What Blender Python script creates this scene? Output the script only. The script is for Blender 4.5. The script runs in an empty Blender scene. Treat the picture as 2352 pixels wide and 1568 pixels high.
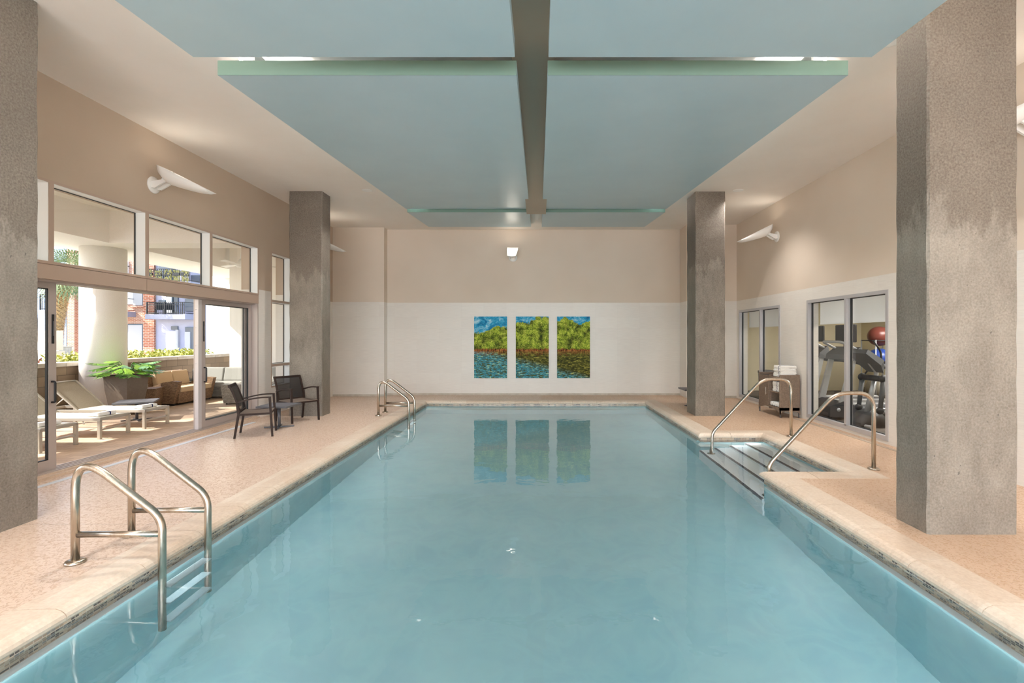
import bpy, bmesh, math, random
from mathutils import Vector, Matrix
random.seed(7)
PI = math.pi
S = bpy.context.scene
COL = S.collection

# ------------------------------------------------------------------ mesh helpers
class MB:
    """collects shapes into one bmesh"""
    def __init__(s): s.b = bmesh.new()
    def _xf(s, vs, M):
        if M is not None:
            for v in vs: v.co = M @ v.co
    def box(s, x0, y0, z0, x1, y1, z1, bev=0, M=None, seg=2):
        r = bmesh.ops.create_cube(s.b, size=1.0)
        vs = r['verts']
        for v in vs:
            v.co = Vector(((x0+x1)/2+v.co.x*(x1-x0), (y0+y1)/2+v.co.y*(y1-y0), (z0+z1)/2+v.co.z*(z1-z0)))
        if bev > 0:
            es = list({e for v in vs for e in v.link_edges})
            o = bmesh.ops.bevel(s.b, geom=vs+es, offset=bev, segments=seg, affect='EDGES', profile=.6)
            vs = list({v for f in o['faces'] for v in f.verts} | {v for v in vs if v.is_valid})
            seen = set(vs); st = list(vs)
            while st:
                v = st.pop()
                for e in v.link_edges:
                    w = e.other_vert(v)
                    if w not in seen: seen.add(w); st.append(w)
            vs = list(seen)
        s._xf(vs, M); return s
    def tube(s, pts, r, n=10, closed=False, cap=True, M=None):
        P = [Vector(p) for p in pts]; m = len(P); rings = []
        R = r if isinstance(r, (list, tuple)) else [r]*m
        up = None
        for i, p in enumerate(P):
            if closed: t = (P[(i+1) % m]-P[i-1])
            else: t = (P[min(i+1, m-1)]-P[max(i-1, 0)])
            t.normalize()
            if up is None:
                a = Vector((0, 0, 1)) if abs(t.z) < .9 else Vector((0, 1, 0))
                u = (a-t*a.dot(t)).normalized()
            else: u = (up-t*up.dot(t)).normalized()
            up = u; w = t.cross(u)
            rings.append([s.b.verts.new(p+(u*math.cos(2*PI*k/n)+w*math.sin(2*PI*k/n))*R[i]) for k in range(n)])
        fs = []
        for i in range(m if closed else m-1):
            A, B = rings[i], rings[(i+1) % m]
            for k in range(n):
                f = s.b.faces.new((A[k], A[(k+1) % n], B[(k+1) % n], B[k])); f.smooth = True
        if cap and not closed:
            s.b.faces.new(rings[0][::-1]); s.b.faces.new(rings[-1])
        s._xf([v for g in rings for v in g], M); return s
    def lathe(s, prof, c=(0, 0, 0), n=24, M=None, smooth=True):
        c = Vector(c); rings = []
        for (r, z) in prof:
            if r < 1e-5: rings.append([s.b.verts.new(c+Vector((0, 0, z)))])
            else: rings.append([s.b.verts.new(c+Vector((r*math.cos(2*PI*k/n), r*math.sin(2*PI*k/n), z))) for k in range(n)])
        for A, B in zip(rings, rings[1:]):
            for k in range(n):
                a, b_, c_, d = A[k % len(A)], A[(k+1) % len(A)], B[(k+1) % len(B)], B[k % len(B)]
                u = []
                for v in (a, b_, c_, d):
                    if v not in u: u.append(v)
                if len(u) > 2:
                    f = s.b.faces.new(u); f.smooth = smooth
        for g, rev in ((rings[0], 1), (rings[-1], 0)):
            if len(g) > 1: s.b.faces.new(g[::-1] if rev else g)
        s._xf([v for g in rings for v in g], M); return s
    def prism(s, poly, lo, hi, axis='z', M=None):
        def mk(p, h):
            if axis == 'z': return Vector((p[0], p[1], h))
            if axis == 'y': return Vector((p[0], h, p[1]))
            return Vector((h, p[0], p[1]))
        A = [s.b.verts.new(mk(p, lo)) for p in poly]; B = [s.b.verts.new(mk(p, hi)) for p in poly]
        n = len(poly)
        for k in range(n): s.b.faces.new((A[k], A[(k+1) % n], B[(k+1) % n], B[k]))
        s.b.faces.new(A[::-1]); s.b.faces.new(B)
        s._xf(A+B, M); return s
    def loft(s, rings, cap=True, smooth=False, M=None):
        G = [[s.b.verts.new(Vector(p)) for p in r] for r in rings]; n = len(G[0])
        for A, B in zip(G, G[1:]):
            for k in range(n):
                f = s.b.faces.new((A[k], A[(k+1) % n], B[(k+1) % n], B[k])); f.smooth = smooth
        if cap: s.b.faces.new(G[0][::-1]); s.b.faces.new(G[-1])
        s._xf([v for g in G for v in g], M); return s
    def sphere(s, c, r, n=24, sc=(1, 1, 1), M=None):
        o = bmesh.ops.create_uvsphere(s.b, u_segments=n, v_segments=max(8, n*2//3), radius=r)
        for v in o['verts']:
            v.co = Vector((v.co.x*sc[0]+c[0], v.co.y*sc[1]+c[1], v.co.z*sc[2]+c[2]))
        for f in {f for v in o['verts'] for f in v.link_faces}: f.smooth = True
        s._xf(o['verts'], M); return s
    def poly(s, pts, smooth=False):
        f = s.b.faces.new([s.b.verts.new(Vector(p)) for p in pts]); f.smooth = smooth; return s
    def build(s, name, mat, parent=None, loc=None, rotz=None, fix=True):
        if fix: bmesh.ops.recalc_face_normals(s.b, faces=s.b.faces)
        me = bpy.data.meshes.new(name); s.b.to_mesh(me); s.b.free()
        for m in (mat if isinstance(mat, (list, tuple)) else [mat]): me.materials.append(m)
        o = bpy.data.objects.new(name, me); COL.objects.link(o)
        if parent is not None: o.parent = parent
        if loc is not None: o.location = loc
        if rotz is not None: o.rotation_euler = (0, 0, rotz)
        return o
def empty(name, loc=(0, 0, 0), rz=0):
    o = bpy.data.objects.new(name, None); COL.objects.link(o); o.location = loc; o.rotation_euler = (0, 0, rz)
    o.empty_display_size = .1; return o
def tag(o, label=None, cat=None, group=None, kind=None):
    if label: o['label'] = label
    if cat: o['category'] = cat
    if group: o['group'] = group
    if kind: o['kind'] = kind
    return o
def st(o, label=None): return tag(o, label, kind='structure')
def kids(o): return [c for c in COL.objects if c.parent == o]
def copy_tree(o, parent=None):
    c = o.copy(); COL.objects.link(c); c.parent = parent
    for k in kids(o): copy_tree(k, c)
    return c
def arc(c, r, a0, a1, n=8):
    return [(c[0]+r*math.cos(a0+(a1-a0)*i/n), c[1]+r*math.sin(a0+(a1-a0)*i/n)) for i in range(n+1)]
def roundpath(pts, rad, n=6):
    """round the corners of a polyline"""
    P = [Vector(p) for p in pts]; out = [P[0]]
    for i in range(1, len(P)-1):
        a, b, c = P[i-1], P[i], P[i+1]; r = rad[i-1] if isinstance(rad, (list, tuple)) else rad
        u = (a-b); v = (c-b); r2 = min(r, u.length*.49, v.length*.49); p = b+u.normalized()*r2; q = b+v.normalized()*r2
        for k in range(n+1):
            t = k/n; out.append(p*(1-t)**2+b*2*t*(1-t)+q*t*t)
    out.append(P[-1]); return out

# ------------------------------------------------------------------ materials
def lin(c):
    c = c/255; return c/12.92 if c <= .04045 else ((c+.055)/1.055)**2.4
def rgb(r, g, b): return (lin(r), lin(g), lin(b), 1)
def mat(name, col, rough=.6, metal=0, spec=.5, **kw):
    m = bpy.data.materials.new(name); m.use_nodes = True
    p = m.node_tree.nodes['Principled BSDF']
    p.inputs['Base Color'].default_value = rgb(*col) if max(col) > 1 else (*col, 1)
    p.inputs['Roughness'].default_value = rough; p.inputs['Metallic'].default_value = metal
    p.inputs['Specular IOR Level'].default_value = spec
    for k, v in kw.items(): p.inputs[k.replace('_', ' ')].default_value = v
    return m
class NT:
    def __init__(s, m): s.m = m; s.t = m.node_tree; s.p = s.t.nodes.get('Principled BSDF')
    def n(s, typ, **kw):
        x = s.t.nodes.new(typ)
        for k, v in kw.items(): setattr(x, k, v)
        return x
    def l(s, a, b): s.t.links.new(a, b)
    def val(s, node, k, v): node.inputs[k].default_value = v
    def pos(s):
        g = s.n('ShaderNodeNewGeometry'); return g.outputs['Position']
    def objc(s):
        g = s.n('ShaderNodeTexCoord'); return g.outputs['Object']
    def map(s, vec, sc=(1, 1, 1), loc=(0, 0, 0)):
        m = s.n('ShaderNodeMapping'); m.inputs['Scale'].default_value = sc; m.inputs['Location'].default_value = loc
        s.l(vec, m.inputs['Vector']); return m.outputs[0]
    def noise(s, vec, sc, det=3, rough=.5, dist=0):
        x = s.n('ShaderNodeTexNoise'); s.l(vec, x.inputs['Vector'])
        x.inputs['Scale'].default_value = sc; x.inputs['Detail'].default_value = det
        x.inputs['Roughness'].default_value = rough; x.inputs['Distortion'].default_value = dist
        return x.outputs['Fac']
    def ramp(s, fac, stops, interp='LINEAR'):
        x = s.n('ShaderNodeValToRGB'); s.l(fac, x.inputs[0]); e = x.color_ramp.elements
        x.color_ramp.interpolation = interp
        while len(e) < len(stops): e.new(.5)
        for k, (p, c) in enumerate(stops):
            e[k].position = p; e[k].color = rgb(*c) if not isinstance(c, (int, float)) else (c, c, c, 1)
        return x.outputs[0]
    def math(s, op, a, b=None, clamp=False):
        x = s.n('ShaderNodeMath', operation=op); x.use_clamp = clamp
        for i, v in enumerate((a, b)):
            if v is None: continue
            if isinstance(v, (int, float)): x.inputs[i].default_value = v
            else: s.l(v, x.inputs[i])
        return x.outputs[0]
    def mix(s, fac, a, b, typ='MIX'):
        x = s.n('ShaderNodeMix', data_type='RGBA', blend_type=typ)
        for i, v in ((0, fac), (6, a), (7, b)):
            if isinstance(v, (int, float)): x.inputs[i].default_value = v
            elif isinstance(v, tuple): x.inputs[i].default_value = v if len(v) == 4 and max(v) <= 1 else rgb(*v[:3])
            else: s.l(v, x.inputs[i])
        return x.outputs[2]
    def bump(s, h, strength=.3, dist=.01):
        x = s.n('ShaderNodeBump'); x.inputs['Strength'].default_value = strength; x.inputs['Distance'].default_value = dist
        s.l(h, x.inputs['Height']); s.l(x.outputs[0], s.p.inputs['Normal']); return x
    def color(s, c): s.l(c, s.p.inputs['Base Color'])
    def wallvec(s, vec=None):
        """(x+y, z) so that bricks run right on walls along either axis"""
        q = s.n('ShaderNodeSeparateXYZ'); s.l(vec or s.pos(), q.inputs[0])
        c = s.n('ShaderNodeCombineXYZ'); s.l(s.math('ADD', q.outputs[0], q.outputs[1]), c.inputs[0]); s.l(q.outputs[2], c.inputs[1])
        return c.outputs[0], q
    def brick(s, vec, w, h, mortar, c1, c2, cm, off=.5, bias=0):
        x = s.n('ShaderNodeTexBrick'); s.l(vec, x.inputs['Vector']); x.offset = off
        x.inputs['Scale'].default_value = 1; x.inputs['Brick Width'].default_value = w; x.inputs['Row Height'].default_value = h
        x.inputs['Mortar Size'].default_value = mortar; x.inputs['Mortar Smooth'].default_value = .1; x.inputs['Bias'].default_value = bias
        x.inputs['Color1'].default_value = rgb(*c1); x.inputs['Color2'].default_value = rgb(*c2); x.inputs['Mortar'].default_value = rgb(*cm)
        return x

def M_wall(pa=(211, 195, 178), pb=(217, 202, 186), nm='wall_paint_and_tile'):
    m = mat(nm, (205, 188, 168), .7); t = NT(m)
    v, q = t.wallvec()
    br = t.brick(v, .61, .305, .0015, (226, 220, 212), (222, 215, 207), (212, 206, 199), off=0)
    rib = t.noise(t.map(v, (1.5, 60, 1)), 3, 2)
    tile = t.mix(.2, br.outputs[0], t.ramp(rib, [(.3, (198, 192, 186)), (.7, (246, 243, 238))]))
    f = t.math('GREATER_THAN', q.outputs[2], 2.53)
    pn = t.noise(t.pos(), .8, 2)
    paint = t.ramp(pn, [(.3, pa), (.7, pb)])
    t.color(t.mix(f, tile, paint))
    r = t.n('ShaderNodeMapRange'); t.l(f, r.inputs[0]); r.inputs[3].default_value = .38; r.inputs[4].default_value = .75
    t.l(r.outputs[0], t.p.inputs['Roughness'])
    h = t.math('MULTIPLY', t.math('ADD', rib, t.math('MULTIPLY', br.outputs['Fac'], -1.0)), t.math('SUBTRACT', 1.0, f))
    t.bump(h, .25, .002)
    return m
def M_concrete(name, seed, zl):
    m = mat(name, (140, 130, 118), .75); t = NT(m); P = t.map(t.pos(), loc=(seed, seed*2, 0))
    a = t.noise(P, 1.6, 8, .62); b = t.noise(t.map(P, (1, 1, .35)), 5, 6, .65, .6); c = t.noise(P, 60, 3, .6)
    base = t.ramp(a, [(.28, (92, 82, 72)), (.5, (114, 105, 94)), (.72, (140, 131, 120))])
    base = t.mix(.35, base, t.ramp(b, [(.3, (82, 72, 60)), (.6, (140, 130, 118))]))
    q = t.n('ShaderNodeSeparateXYZ'); t.l(t.pos(), q.inputs[0])
    # old damp mark: darker brown concrete above an uneven line
    e = t.math('ADD', q.outputs[2], t.math('MULTIPLY', t.math('SUBTRACT', t.noise(t.map(P, (1.6, 1.6, .55)), 3.2, 7, .7), .5), 1.6))
    k = t.n('ShaderNodeMapRange'); t.l(e, k.inputs[0]); k.inputs[1].default_value = zl-.02; k.inputs[2].default_value = zl+.12; k.inputs[3].default_value = 0; k.inputs[4].default_value = .78
    base = t.mix(k.outputs[0], base, t.mix(a, (66, 54, 42), (92, 78, 64)))
    pits = t.ramp(t.noise(P, 26, 2, .5), [(.235, (60, 54, 46)), (.27, (255, 255, 255))])
    base = t.mix(.7, base, pits, 'MULTIPLY')
    t.color(t.mix(.18, base, t.ramp(c, [(.3, (90, 84, 76)), (.7, (200, 194, 184))])))
    t.bump(t.math('ADD', t.math('MULTIPLY', c, .3), b), .35, .01)
    return m
def M_deck():
    m = mat('knockdown_deck', (200, 168, 134), .42); t = NT(m); P = t.pos()
    v = t.n('ShaderNodeTexNoise'); t.l(P, v.inputs['Vector']); v.inputs['Scale'].default_value = 38; v.inputs['Detail'].default_value = 4; v.inputs['Distortion'].default_value = 1.2
    k = t.ramp(v.outputs['Fac'], [(.42, 0.0), (.5, 1.0)])
    big = t.noise(P, .7, 4, .6)
    lo = t.ramp(big, [(.3, (198, 168, 146)), (.7, (206, 178, 154))]); hi = t.ramp(big, [(.3, (216, 190, 170)), (.7, (224, 200, 180))])
    q = t.n('ShaderNodeSeparateXYZ'); t.l(P, q.inputs[0])
    # saw-cut joints, warmer tan on the right side of the pool
    jx = t.math('LESS_THAN', t.math('ABSOLUTE', t.math('SUBTRACT', t.math('FRACT', t.math('DIVIDE', t.math('ADD', q.outputs[1], .3), 3.05)), .5)), .0012)
    side = t.n('ShaderNodeMapRange'); t.l(q.outputs[0], side.inputs[0]); side.inputs[1].default_value = 0; side.inputs[2].default_value = .1; side.inputs[3].default_value = 0; side.inputs[4].default_value = .45
    base = t.mix(k, lo, hi)
    base = t.mix(side.outputs[0], base, (196, 154, 112))
    t.color(t.mix(t.math('MULTIPLY', jx, .5), base, (130, 104, 80)))
    rr = t.n('ShaderNodeMapRange'); t.l(k, rr.inputs[0]); rr.inputs[3].default_value = .55; rr.inputs[4].default_value = .30
    t.l(rr.outputs[0], t.p.inputs['Roughness'])
    t.bump(k, .55, .004); return m
def M_stone(name, a, b, rough=.4):
    m = mat(name, a, rough); t = NT(m); P = t.pos()
    n1 = t.noise(P, 3.2, 8, .65, .8); n2 = t.noise(P, 40, 4, .6)
    q = t.n('ShaderNodeSeparateXYZ'); t.l(P, q.inputs[0])
    blk = t.n('ShaderNodeTexWhiteNoise', noise_dimensions='2D')
    cc = t.n('ShaderNodeCombineXYZ'); t.l(t.math('FLOOR', t.math('DIVIDE', q.outputs[1], .6)), cc.inputs[0]); t.l(t.math('FLOOR', t.math('DIVIDE', q.outputs[0], .6)), cc.inputs[1])
    t.l(cc.outputs[0], blk.inputs['Vector'])
    base = t.ramp(n1, [(.3, a), (.7, b)])
    base = t.mix(t.math('MULTIPLY', blk.outputs['Value'], .35), base, (188, 150, 118))
    t.color(t.mix(.15, base, t.ramp(n2, [(.35, (150, 120, 92)), (.6, (235, 220, 200))])))
    t.bump(n2, .12, .003); return m
def M_mosaic():
    m = mat('waterline_mosaic', (140, 118, 98), .2); t = NT(m); v, q = t.wallvec()
    br = t.brick(v, .05, .025, .0022, (176, 148, 122), (120, 98, 82), (186, 168, 146))
    w = t.n('ShaderNodeTexWhiteNoise', noise_dimensions='2D')
    c = t.n('ShaderNodeCombineXYZ'); s2 = t.n('ShaderNodeSeparateXYZ'); t.l(v, s2.inputs[0])
    row = t.math('FLOOR', t.math('DIVIDE', s2.outputs[1], .025))
    t.l(t.math('FLOOR', t.math('ADD', t.math('DIVIDE', s2.outputs[0], .05), t.math('MULTIPLY', row, .5))), c.inputs[0]); t.l(row, c.inputs[1]); t.l(c.outputs[0], w.inputs['Vector'])
    pick = t.ramp(w.outputs['Value'], [(0, (206, 180, 156)), (.3, (176, 150, 130)), (.55, (150, 142, 138)), (.76, (104, 92, 88)), (.88, (216, 198, 176))], 'CONSTANT')
    t.color(t.mix(br.outputs['Fac'], pick, (206, 190, 172))); t.bump(t.math('SUBTRACT', 1.0, br.outputs['Fac']), .3, .002); return m
def M_brickwall(name, w, h, mo, c1, c2, cm, rough=.85, bump=.4):
    m = mat(name, c1, rough); t = NT(m); v, q = t.wallvec()
    br = t.brick(v, w, h, mo, c1, c2, cm); n = t.noise(t.pos(), 3, 5, .6); n2 = t.noise(t.pos(), 60, 3)
    t.color(t.mix(.35, br.outputs[0], t.mix(n, t.mix(.5, br.outputs[0], (40, 34, 28)), br.outputs[0])))
    t.bump(t.math('ADD', t.math('SUBTRACT', 1.0, br.outputs['Fac']), t.math('MULTIPLY', n2, .3)), bump, .006); return m
def M_pavers():
    m = mat('patio_pavers', (180, 150, 124), .8); t = NT(m); P = t.pos()
    x = t.brick(P, .24, .12, .004, (206, 180, 154), (178, 152, 130), (124, 106, 92)); n = t.noise(P, 2, 5, .6); n2 = t.noise(P, 50, 3)
    t.color(t.mix(.4, x.outputs[0], t.mix(n, (160, 134, 114), (214, 190, 164)))); t.bump(t.math('ADD', t.math('SUBTRACT', 1.0, x.outputs['Fac']), t.math('MULTIPLY', n2, .4)), .5, .006); return m
def M_noise(name, a, b, sc, rough=.7, bump=.2, det=4, metal=0, objspace=True, stretch=(1, 1, 1), dist=.005):
    m = mat(name, a, rough, metal); t = NT(m); P = t.map(t.objc() if objspace else t.pos(), stretch); n = t.noise(P, sc, det, .6)
    t.color(t.ramp(n, [(.32, a), (.68, b)]))
    if bump: t.bump(n, bump, dist)
    return m
def M_wicker(name, a, b, sc=70):
    m = mat(name, a, .65); t = NT(m); v, q = t.wallvec(t.objc())
    br = t.brick(v, 2.2/sc, 1/sc, .12/sc, b, a, tuple(int(c*.45) for c in a)); t.color(br.outputs[0])
    t.bump(t.math('SUBTRACT', 1.0, br.outputs['Fac']), .6, .004); return m
def M_cloth(name, a, sc=250, rough=.95):
    m = mat(name, a, rough, spec=.2); t = NT(m); n = t.noise(t.objc(), sc, 2)
    t.color(t.mix(.25, rgb(*a), t.ramp(n, [(.3, tuple(int(c*.8) for c in a)), (.7, a)]))); t.bump(n, .35, .003); return m
def M_glass(name, tint=(1, 1, 1), ior=1.45, rmax=1.0):
    m = bpy.data.materials.new(name); m.use_nodes = True; t = NT(m); t.t.nodes.remove(t.p)
    o = t.t.nodes['Material Output']
    f = t.n('ShaderNodeFresnel'); gm = t.n('ShaderNodeNewGeometry'); mr = t.n('ShaderNodeMapRange'); t.l(gm.outputs['Backfacing'], mr.inputs[0])
    mr.inputs[3].default_value = ior; mr.inputs[4].default_value = 1/ior; t.l(mr.outputs[0], f.inputs[0])
    tr = t.n('ShaderNodeBsdfTransparent'); tr.inputs[0].default_value = (*tint, 1)
    g = t.n('ShaderNodeBsdfGlossy'); g.inputs['Roughness'].default_value = 0
    mx = t.n('ShaderNodeMixShader'); t.l(f.outputs[0], mx.inputs[0]); t.l(tr.outputs[0], mx.inputs[1]); t.l(g.outputs[0], mx.inputs[2]); t.l(mx.outputs[0], o.inputs[0]); return m
def M_mesh_fabric():
    m = bpy.data.materials.new('sling_mesh'); m.use_nodes = True; t = NT(m); o = t.t.nodes['Material Output']
    t.p.inputs['Base Color'].default_value = rgb(34, 28, 26); t.p.inputs['Roughness'].default_value = .7
    tr = t.n('ShaderNodeBsdfTransparent'); mx = t.n('ShaderNodeMixShader'); mx.inputs[0].default_value = .66
    t.l(tr.outputs[0], mx.inputs[1]); t.l(t.p.outputs[0], mx.inputs[2]); t.l(mx.outputs[0], o.inputs[0]); return m
def M_emit(name, c, s):
    m = bpy.data.materials.new(name); m.use_nodes = True; t = NT(m); e = t.n('ShaderNodeEmission'); e.inputs[0].default_value = (*c, 1); e.inputs[1].default_value = s
    t.t.nodes.remove(t.p); t.l(e.outputs[0], t.t.nodes['Material Output'].inputs[0]); return m
def M_water():
    m = mat('pool_water', (255, 255, 255), 0.0); t = NT(m); p = t.p
    p.inputs['Transmission Weight'].default_value = 1; p.inputs['IOR'].default_value = 1.33; p.inputs['Roughness'].default_value = .012
    P = t.pos(); a = t.noise(t.map(P, (1, 1, 1)), 1.7, 2, .5, .6); b = t.noise(P, 6.5, 2, .5)
    t.bump(t.math('ADD', a, t.math('MULTIPLY', b, .22)), .11, .035)
    return m
def M_art():
    m = mat('mangrove_print', (80, 140, 60), .6, spec=.15); t = NT(m); P = t.pos()
    q = t.n('ShaderNodeSeparateXYZ'); t.l(P, q.inputs[0]); X, Z = q.outputs[0], q.outputs[2]
    V = t.map(P, (1, 0, 1))
    big = t.noise(V, 1.6, 3, .5); leaf = t.noise(V, 9, 8, .85, .3); fine = t.noise(V, 46, 5, .8)
    sky = t.ramp(t.noise(t.map(P, (1, 0, 1.4)), 5, 6, .7, .5), [(.35, (20, 96, 150)), (.5, (50, 162, 204)), (.64, (176, 216, 228))])
    lf = t.ramp(t.math('ADD', t.math('MULTIPLY', leaf, .5), t.math('MULTIPLY', fine, .5)), [(.40, (20, 28, 12)), (.465, (80, 104, 26)), (.50, (160, 184, 50)), (.56, (212, 214, 92)), (.63, (242, 234, 150))])
    clump = t.ramp(t.noise(V, 4.2, 4, .6), [(.36, (70, 74, 60)), (.56, (255, 255, 255))])
    lf = t.mix(.85, lf, clump, 'MULTIPLY')
    root = t.ramp(t.noise(t.map(P, (26, 0, 5)), 1.2, 4, .7, 1.0), [(.40, (34, 24, 12)), (.5, (140, 78, 36)), (.6, (196, 130, 72)), (.7, (90, 110, 40))])
    wv = t.map(P, (1.0, 0, 3.4)); wn = t.noise(wv, 9, 5, .72, .8)
    wat = t.ramp(wn, [(.34, (24, 34, 16)), (.44, (92, 96, 30)), (.51, (30, 120, 146)), (.57, (84, 178, 194)), (.64, (206, 208, 110))])
    wdk = t.ramp(wn, [(.36, (26, 28, 14)), (.5, (74, 76, 26)), (.6, (150, 142, 60)), (.72, (196, 186, 90))])
    # shore line z 1.27, tree tops rise to the right
    top = t.math('ADD', t.math('MULTIPLY', t.math('SUBTRACT', big, .5), .9), t.math('ADD', 1.80, t.math('MULTIPLY', t.math('MINIMUM', t.math('ADD', X, 1.3), 1.4), .19)))
    top = t.math('ADD', top, t.math('MULTIPLY', t.math('SUBTRACT', leaf, .5), .34))
    fs = t.math('GREATER_THAN', Z, top)
    up = t.mix(fs, lf, sky)
    fr = t.math('LESS_THAN', Z, t.math('ADD', 1.27, t.math('MULTIPLY', t.math('SUBTRACT', leaf, .5), .35)))
    up = t.mix(fr, up, root)
    rf = t.math('GREATER_THAN', Z, t.math('ADD', 1.13, t.math('MULTIPLY', t.math('SUBTRACT', wn, .5), .5)))
    k = t.n('ShaderNodeMapRange'); t.l(t.math('ADD', Z, t.math('MULTIPLY', t.math('ADD', X, -.2), .25)), k.inputs[0]); k.inputs[1].default_value = .66; k.inputs[2].default_value = .86
    low = t.mix(k.outputs[0], wat, wdk)
    low = t.mix(t.math('MULTIPLY', rf, .45), low, root)
    fw = t.math('LESS_THAN', Z, t.math('ADD', 1.2, t.math('MULTIPLY', t.math('SUBTRACT', fine, .5), .06)))
    t.color(t.mix(fw, up, low)); 
    return m

wallM = M_wall(); wallLM = M_wall((182, 163, 144), (190, 171, 152), 'shaded_wall_paint_and_tile')  # left wall paint is darkened to stand in for the shade on it
ceilM = M_noise('ceiling_paint', (232, 224, 216), (236, 229, 222), 1, .85, 0, objspace=False)
tealM = M_noise('teal_canopy_paint', (168, 192, 202), (174, 197, 206), 1.2, .36, 0, objspace=False)
tealEdge = mat('canopy_edge_paint', (112, 136, 124), .6, spec=.2)
deckM = M_deck(); copeM = M_stone('travertine_coping', (222, 201, 180), (234, 219, 202)); groutM = mat('grout', (170, 148, 122), .9)
mosM = M_mosaic()
def M_plaster():
    m = mat('pool_plaster', (160, 206, 212), .6); t = NT(m); P = t.pos()
    r1 = t.math('ABSOLUTE', t.math('SUBTRACT', t.noise(P, 2.1, 3, .55, 1.3), .5)); r2 = t.noise(P, .9, 4, .6)  # pale green ridges imitate caustics, painted into the plaster colour
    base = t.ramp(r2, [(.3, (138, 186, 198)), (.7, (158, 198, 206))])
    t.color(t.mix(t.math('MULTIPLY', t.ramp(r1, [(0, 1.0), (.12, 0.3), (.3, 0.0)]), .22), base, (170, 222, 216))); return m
plasterM = M_plaster()
stepM = mat('step_plaster', (226, 236, 238), .6); noseM = mat('step_nosing_tile', (30, 44, 62), .3)
waterM = M_water()
steel = M_noise('brushed_stainless', (200, 190, 176), (176, 164, 150), 60, .26, .05, metal=1, stretch=(1, 1, .2), dist=.001)
frameM = mat('taupe_window_frame', (178, 156, 140), .45); alum = mat('door_aluminium', (186, 174, 168), .38, .35); dark_gask = mat('black_gasket', (24, 26, 28), .5)
revealM = mat('white_reveal', (226, 228, 228), .5); blackM = mat('black_plastic', (20, 21, 26), .4)
glassM = M_glass('window_glass', (.97, .985, .98)); gymglassM = M_glass('gym_glass', (.93, .95, .94))
filmM = mat('panel_white', (248, 249, 252), .8); _t = NT(filmM); _tr = _t.n('ShaderNodeBsdfTranslucent'); _tr.inputs[0].default_value = rgb(250, 251, 253); _mx = _t.n('ShaderNodeMixShader'); _mx.inputs[0].default_value = .5
_t.l(_t.p.outputs[0], _mx.inputs[1]); _t.l(_tr.outputs[0], _mx.inputs[2]); _t.l(_mx.outputs[0], _t.t.nodes['Material Output'].inputs[0])
bronzeM = mat('bronze_powdercoat', (50, 38, 33), .6, 0, .2); greyM = mat('grey_powdercoat', (96, 96, 100), .4, .2)
slingM = M_mesh_fabric(); seatM = M_cloth('taupe_sling', (126, 112, 102))
slatM = M_noise('grey_slats', (98, 98, 104), (116, 116, 122), 20, .5, .1, stretch=(1, 8, 1))
towelM = M_cloth('white_towel', (244, 242, 238), 120); navyM = M_cloth('navy_band', (34, 48, 96), 200)
cabM = M_wicker('taupe_wicker', (134, 114, 98), (156, 136, 118), 110); wickM = M_wicker('brown_wicker', (122, 92, 66), (164, 130, 96), 60); dwickM = M_wicker('dark_wicker', (70, 58, 52), (92, 78, 70), 60)
cushM = M_cloth('tan_cushion', (196, 172, 140), 160); gcushM = M_cloth('pale_cushion', (150, 148, 142), 160)
lsilver = mat('lounger_metal', (190, 184, 172), .35, .5); lslingM = M_noise('lounger_sling', (150, 140, 122), (176, 166, 148), 140, .8, .2)
shellM = mat('sconce_white', (236, 234, 230), .4); lensM = M_emit('lamp_lens', (1.0, .90, .76), 9.0); stripM = M_emit('fill_strip_lens', (1.0, .975, .965), 72.0); poolLM = M_emit('pool_fill_strip', (.97, 1.0, 1.0), 10.0); stairLM = M_emit('stair_fill_strip', (1, 1, 1), 10.0); endLM = M_emit('end_fill_lens', (1.0, .965, .93), 330.0)
stuccoM = M_noise('white_stucco', (238, 234, 228), (244, 241, 236), 90, .85, .5, objspace=False)
patioM = M_pavers(); blockM = M_brickwall('concrete_block', .4, .2, .006, (156, 136, 112), (132, 114, 94), (112, 98, 82))
capM = M_noise('stone_cap', (176, 166, 152), (200, 192, 180), 6, .8, .3, objspace=False)
redbrick = M_brickwall('red_brick', .30, .10, .017, (202, 136, 108), (178, 112, 88), (226, 206, 190), bump=.2)
sidingM = M_brickwall('blue_siding', 60, .26, .012, (176, 196, 226), (172, 192, 222), (120, 136, 164), bump=.2)
lavM = M_noise('lavender_stucco', (188, 186, 206), (194, 192, 212), 2, .85, 0, objspace=False)
SKY, SUN, EXPO, REAR, DOWN = .34, 7.5, 0.74, 700, 150
# ------------------------------------------------------------------ room
XL, XR, YB, H = -5.52, 5.18, 13.7, 4.53
YF = -5.0
WL = -.105            # water level
def boxes(name, L, m, parent=None, bev=0):
    b = MB()
    for q in L: b.box(*q, bev=bev)
    return b.build(name, m, parent)
# left wall, with the glazed opening and a tall window; 0.34 thick
YO0, YO1 = 1.5, 9.87
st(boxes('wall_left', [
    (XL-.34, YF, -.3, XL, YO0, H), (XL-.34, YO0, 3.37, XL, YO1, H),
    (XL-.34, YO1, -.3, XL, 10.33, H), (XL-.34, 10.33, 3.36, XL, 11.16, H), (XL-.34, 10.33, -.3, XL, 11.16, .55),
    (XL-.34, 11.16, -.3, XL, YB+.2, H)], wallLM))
st(boxes('wall_back', [(XL-.34, YB, -.3, XR+.3, YB+.3, H), (XL, 13.42, -.3, -4.14, YB, H), (3.87, 13.1, -.3, XR, YB, H)], wallM))
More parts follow.
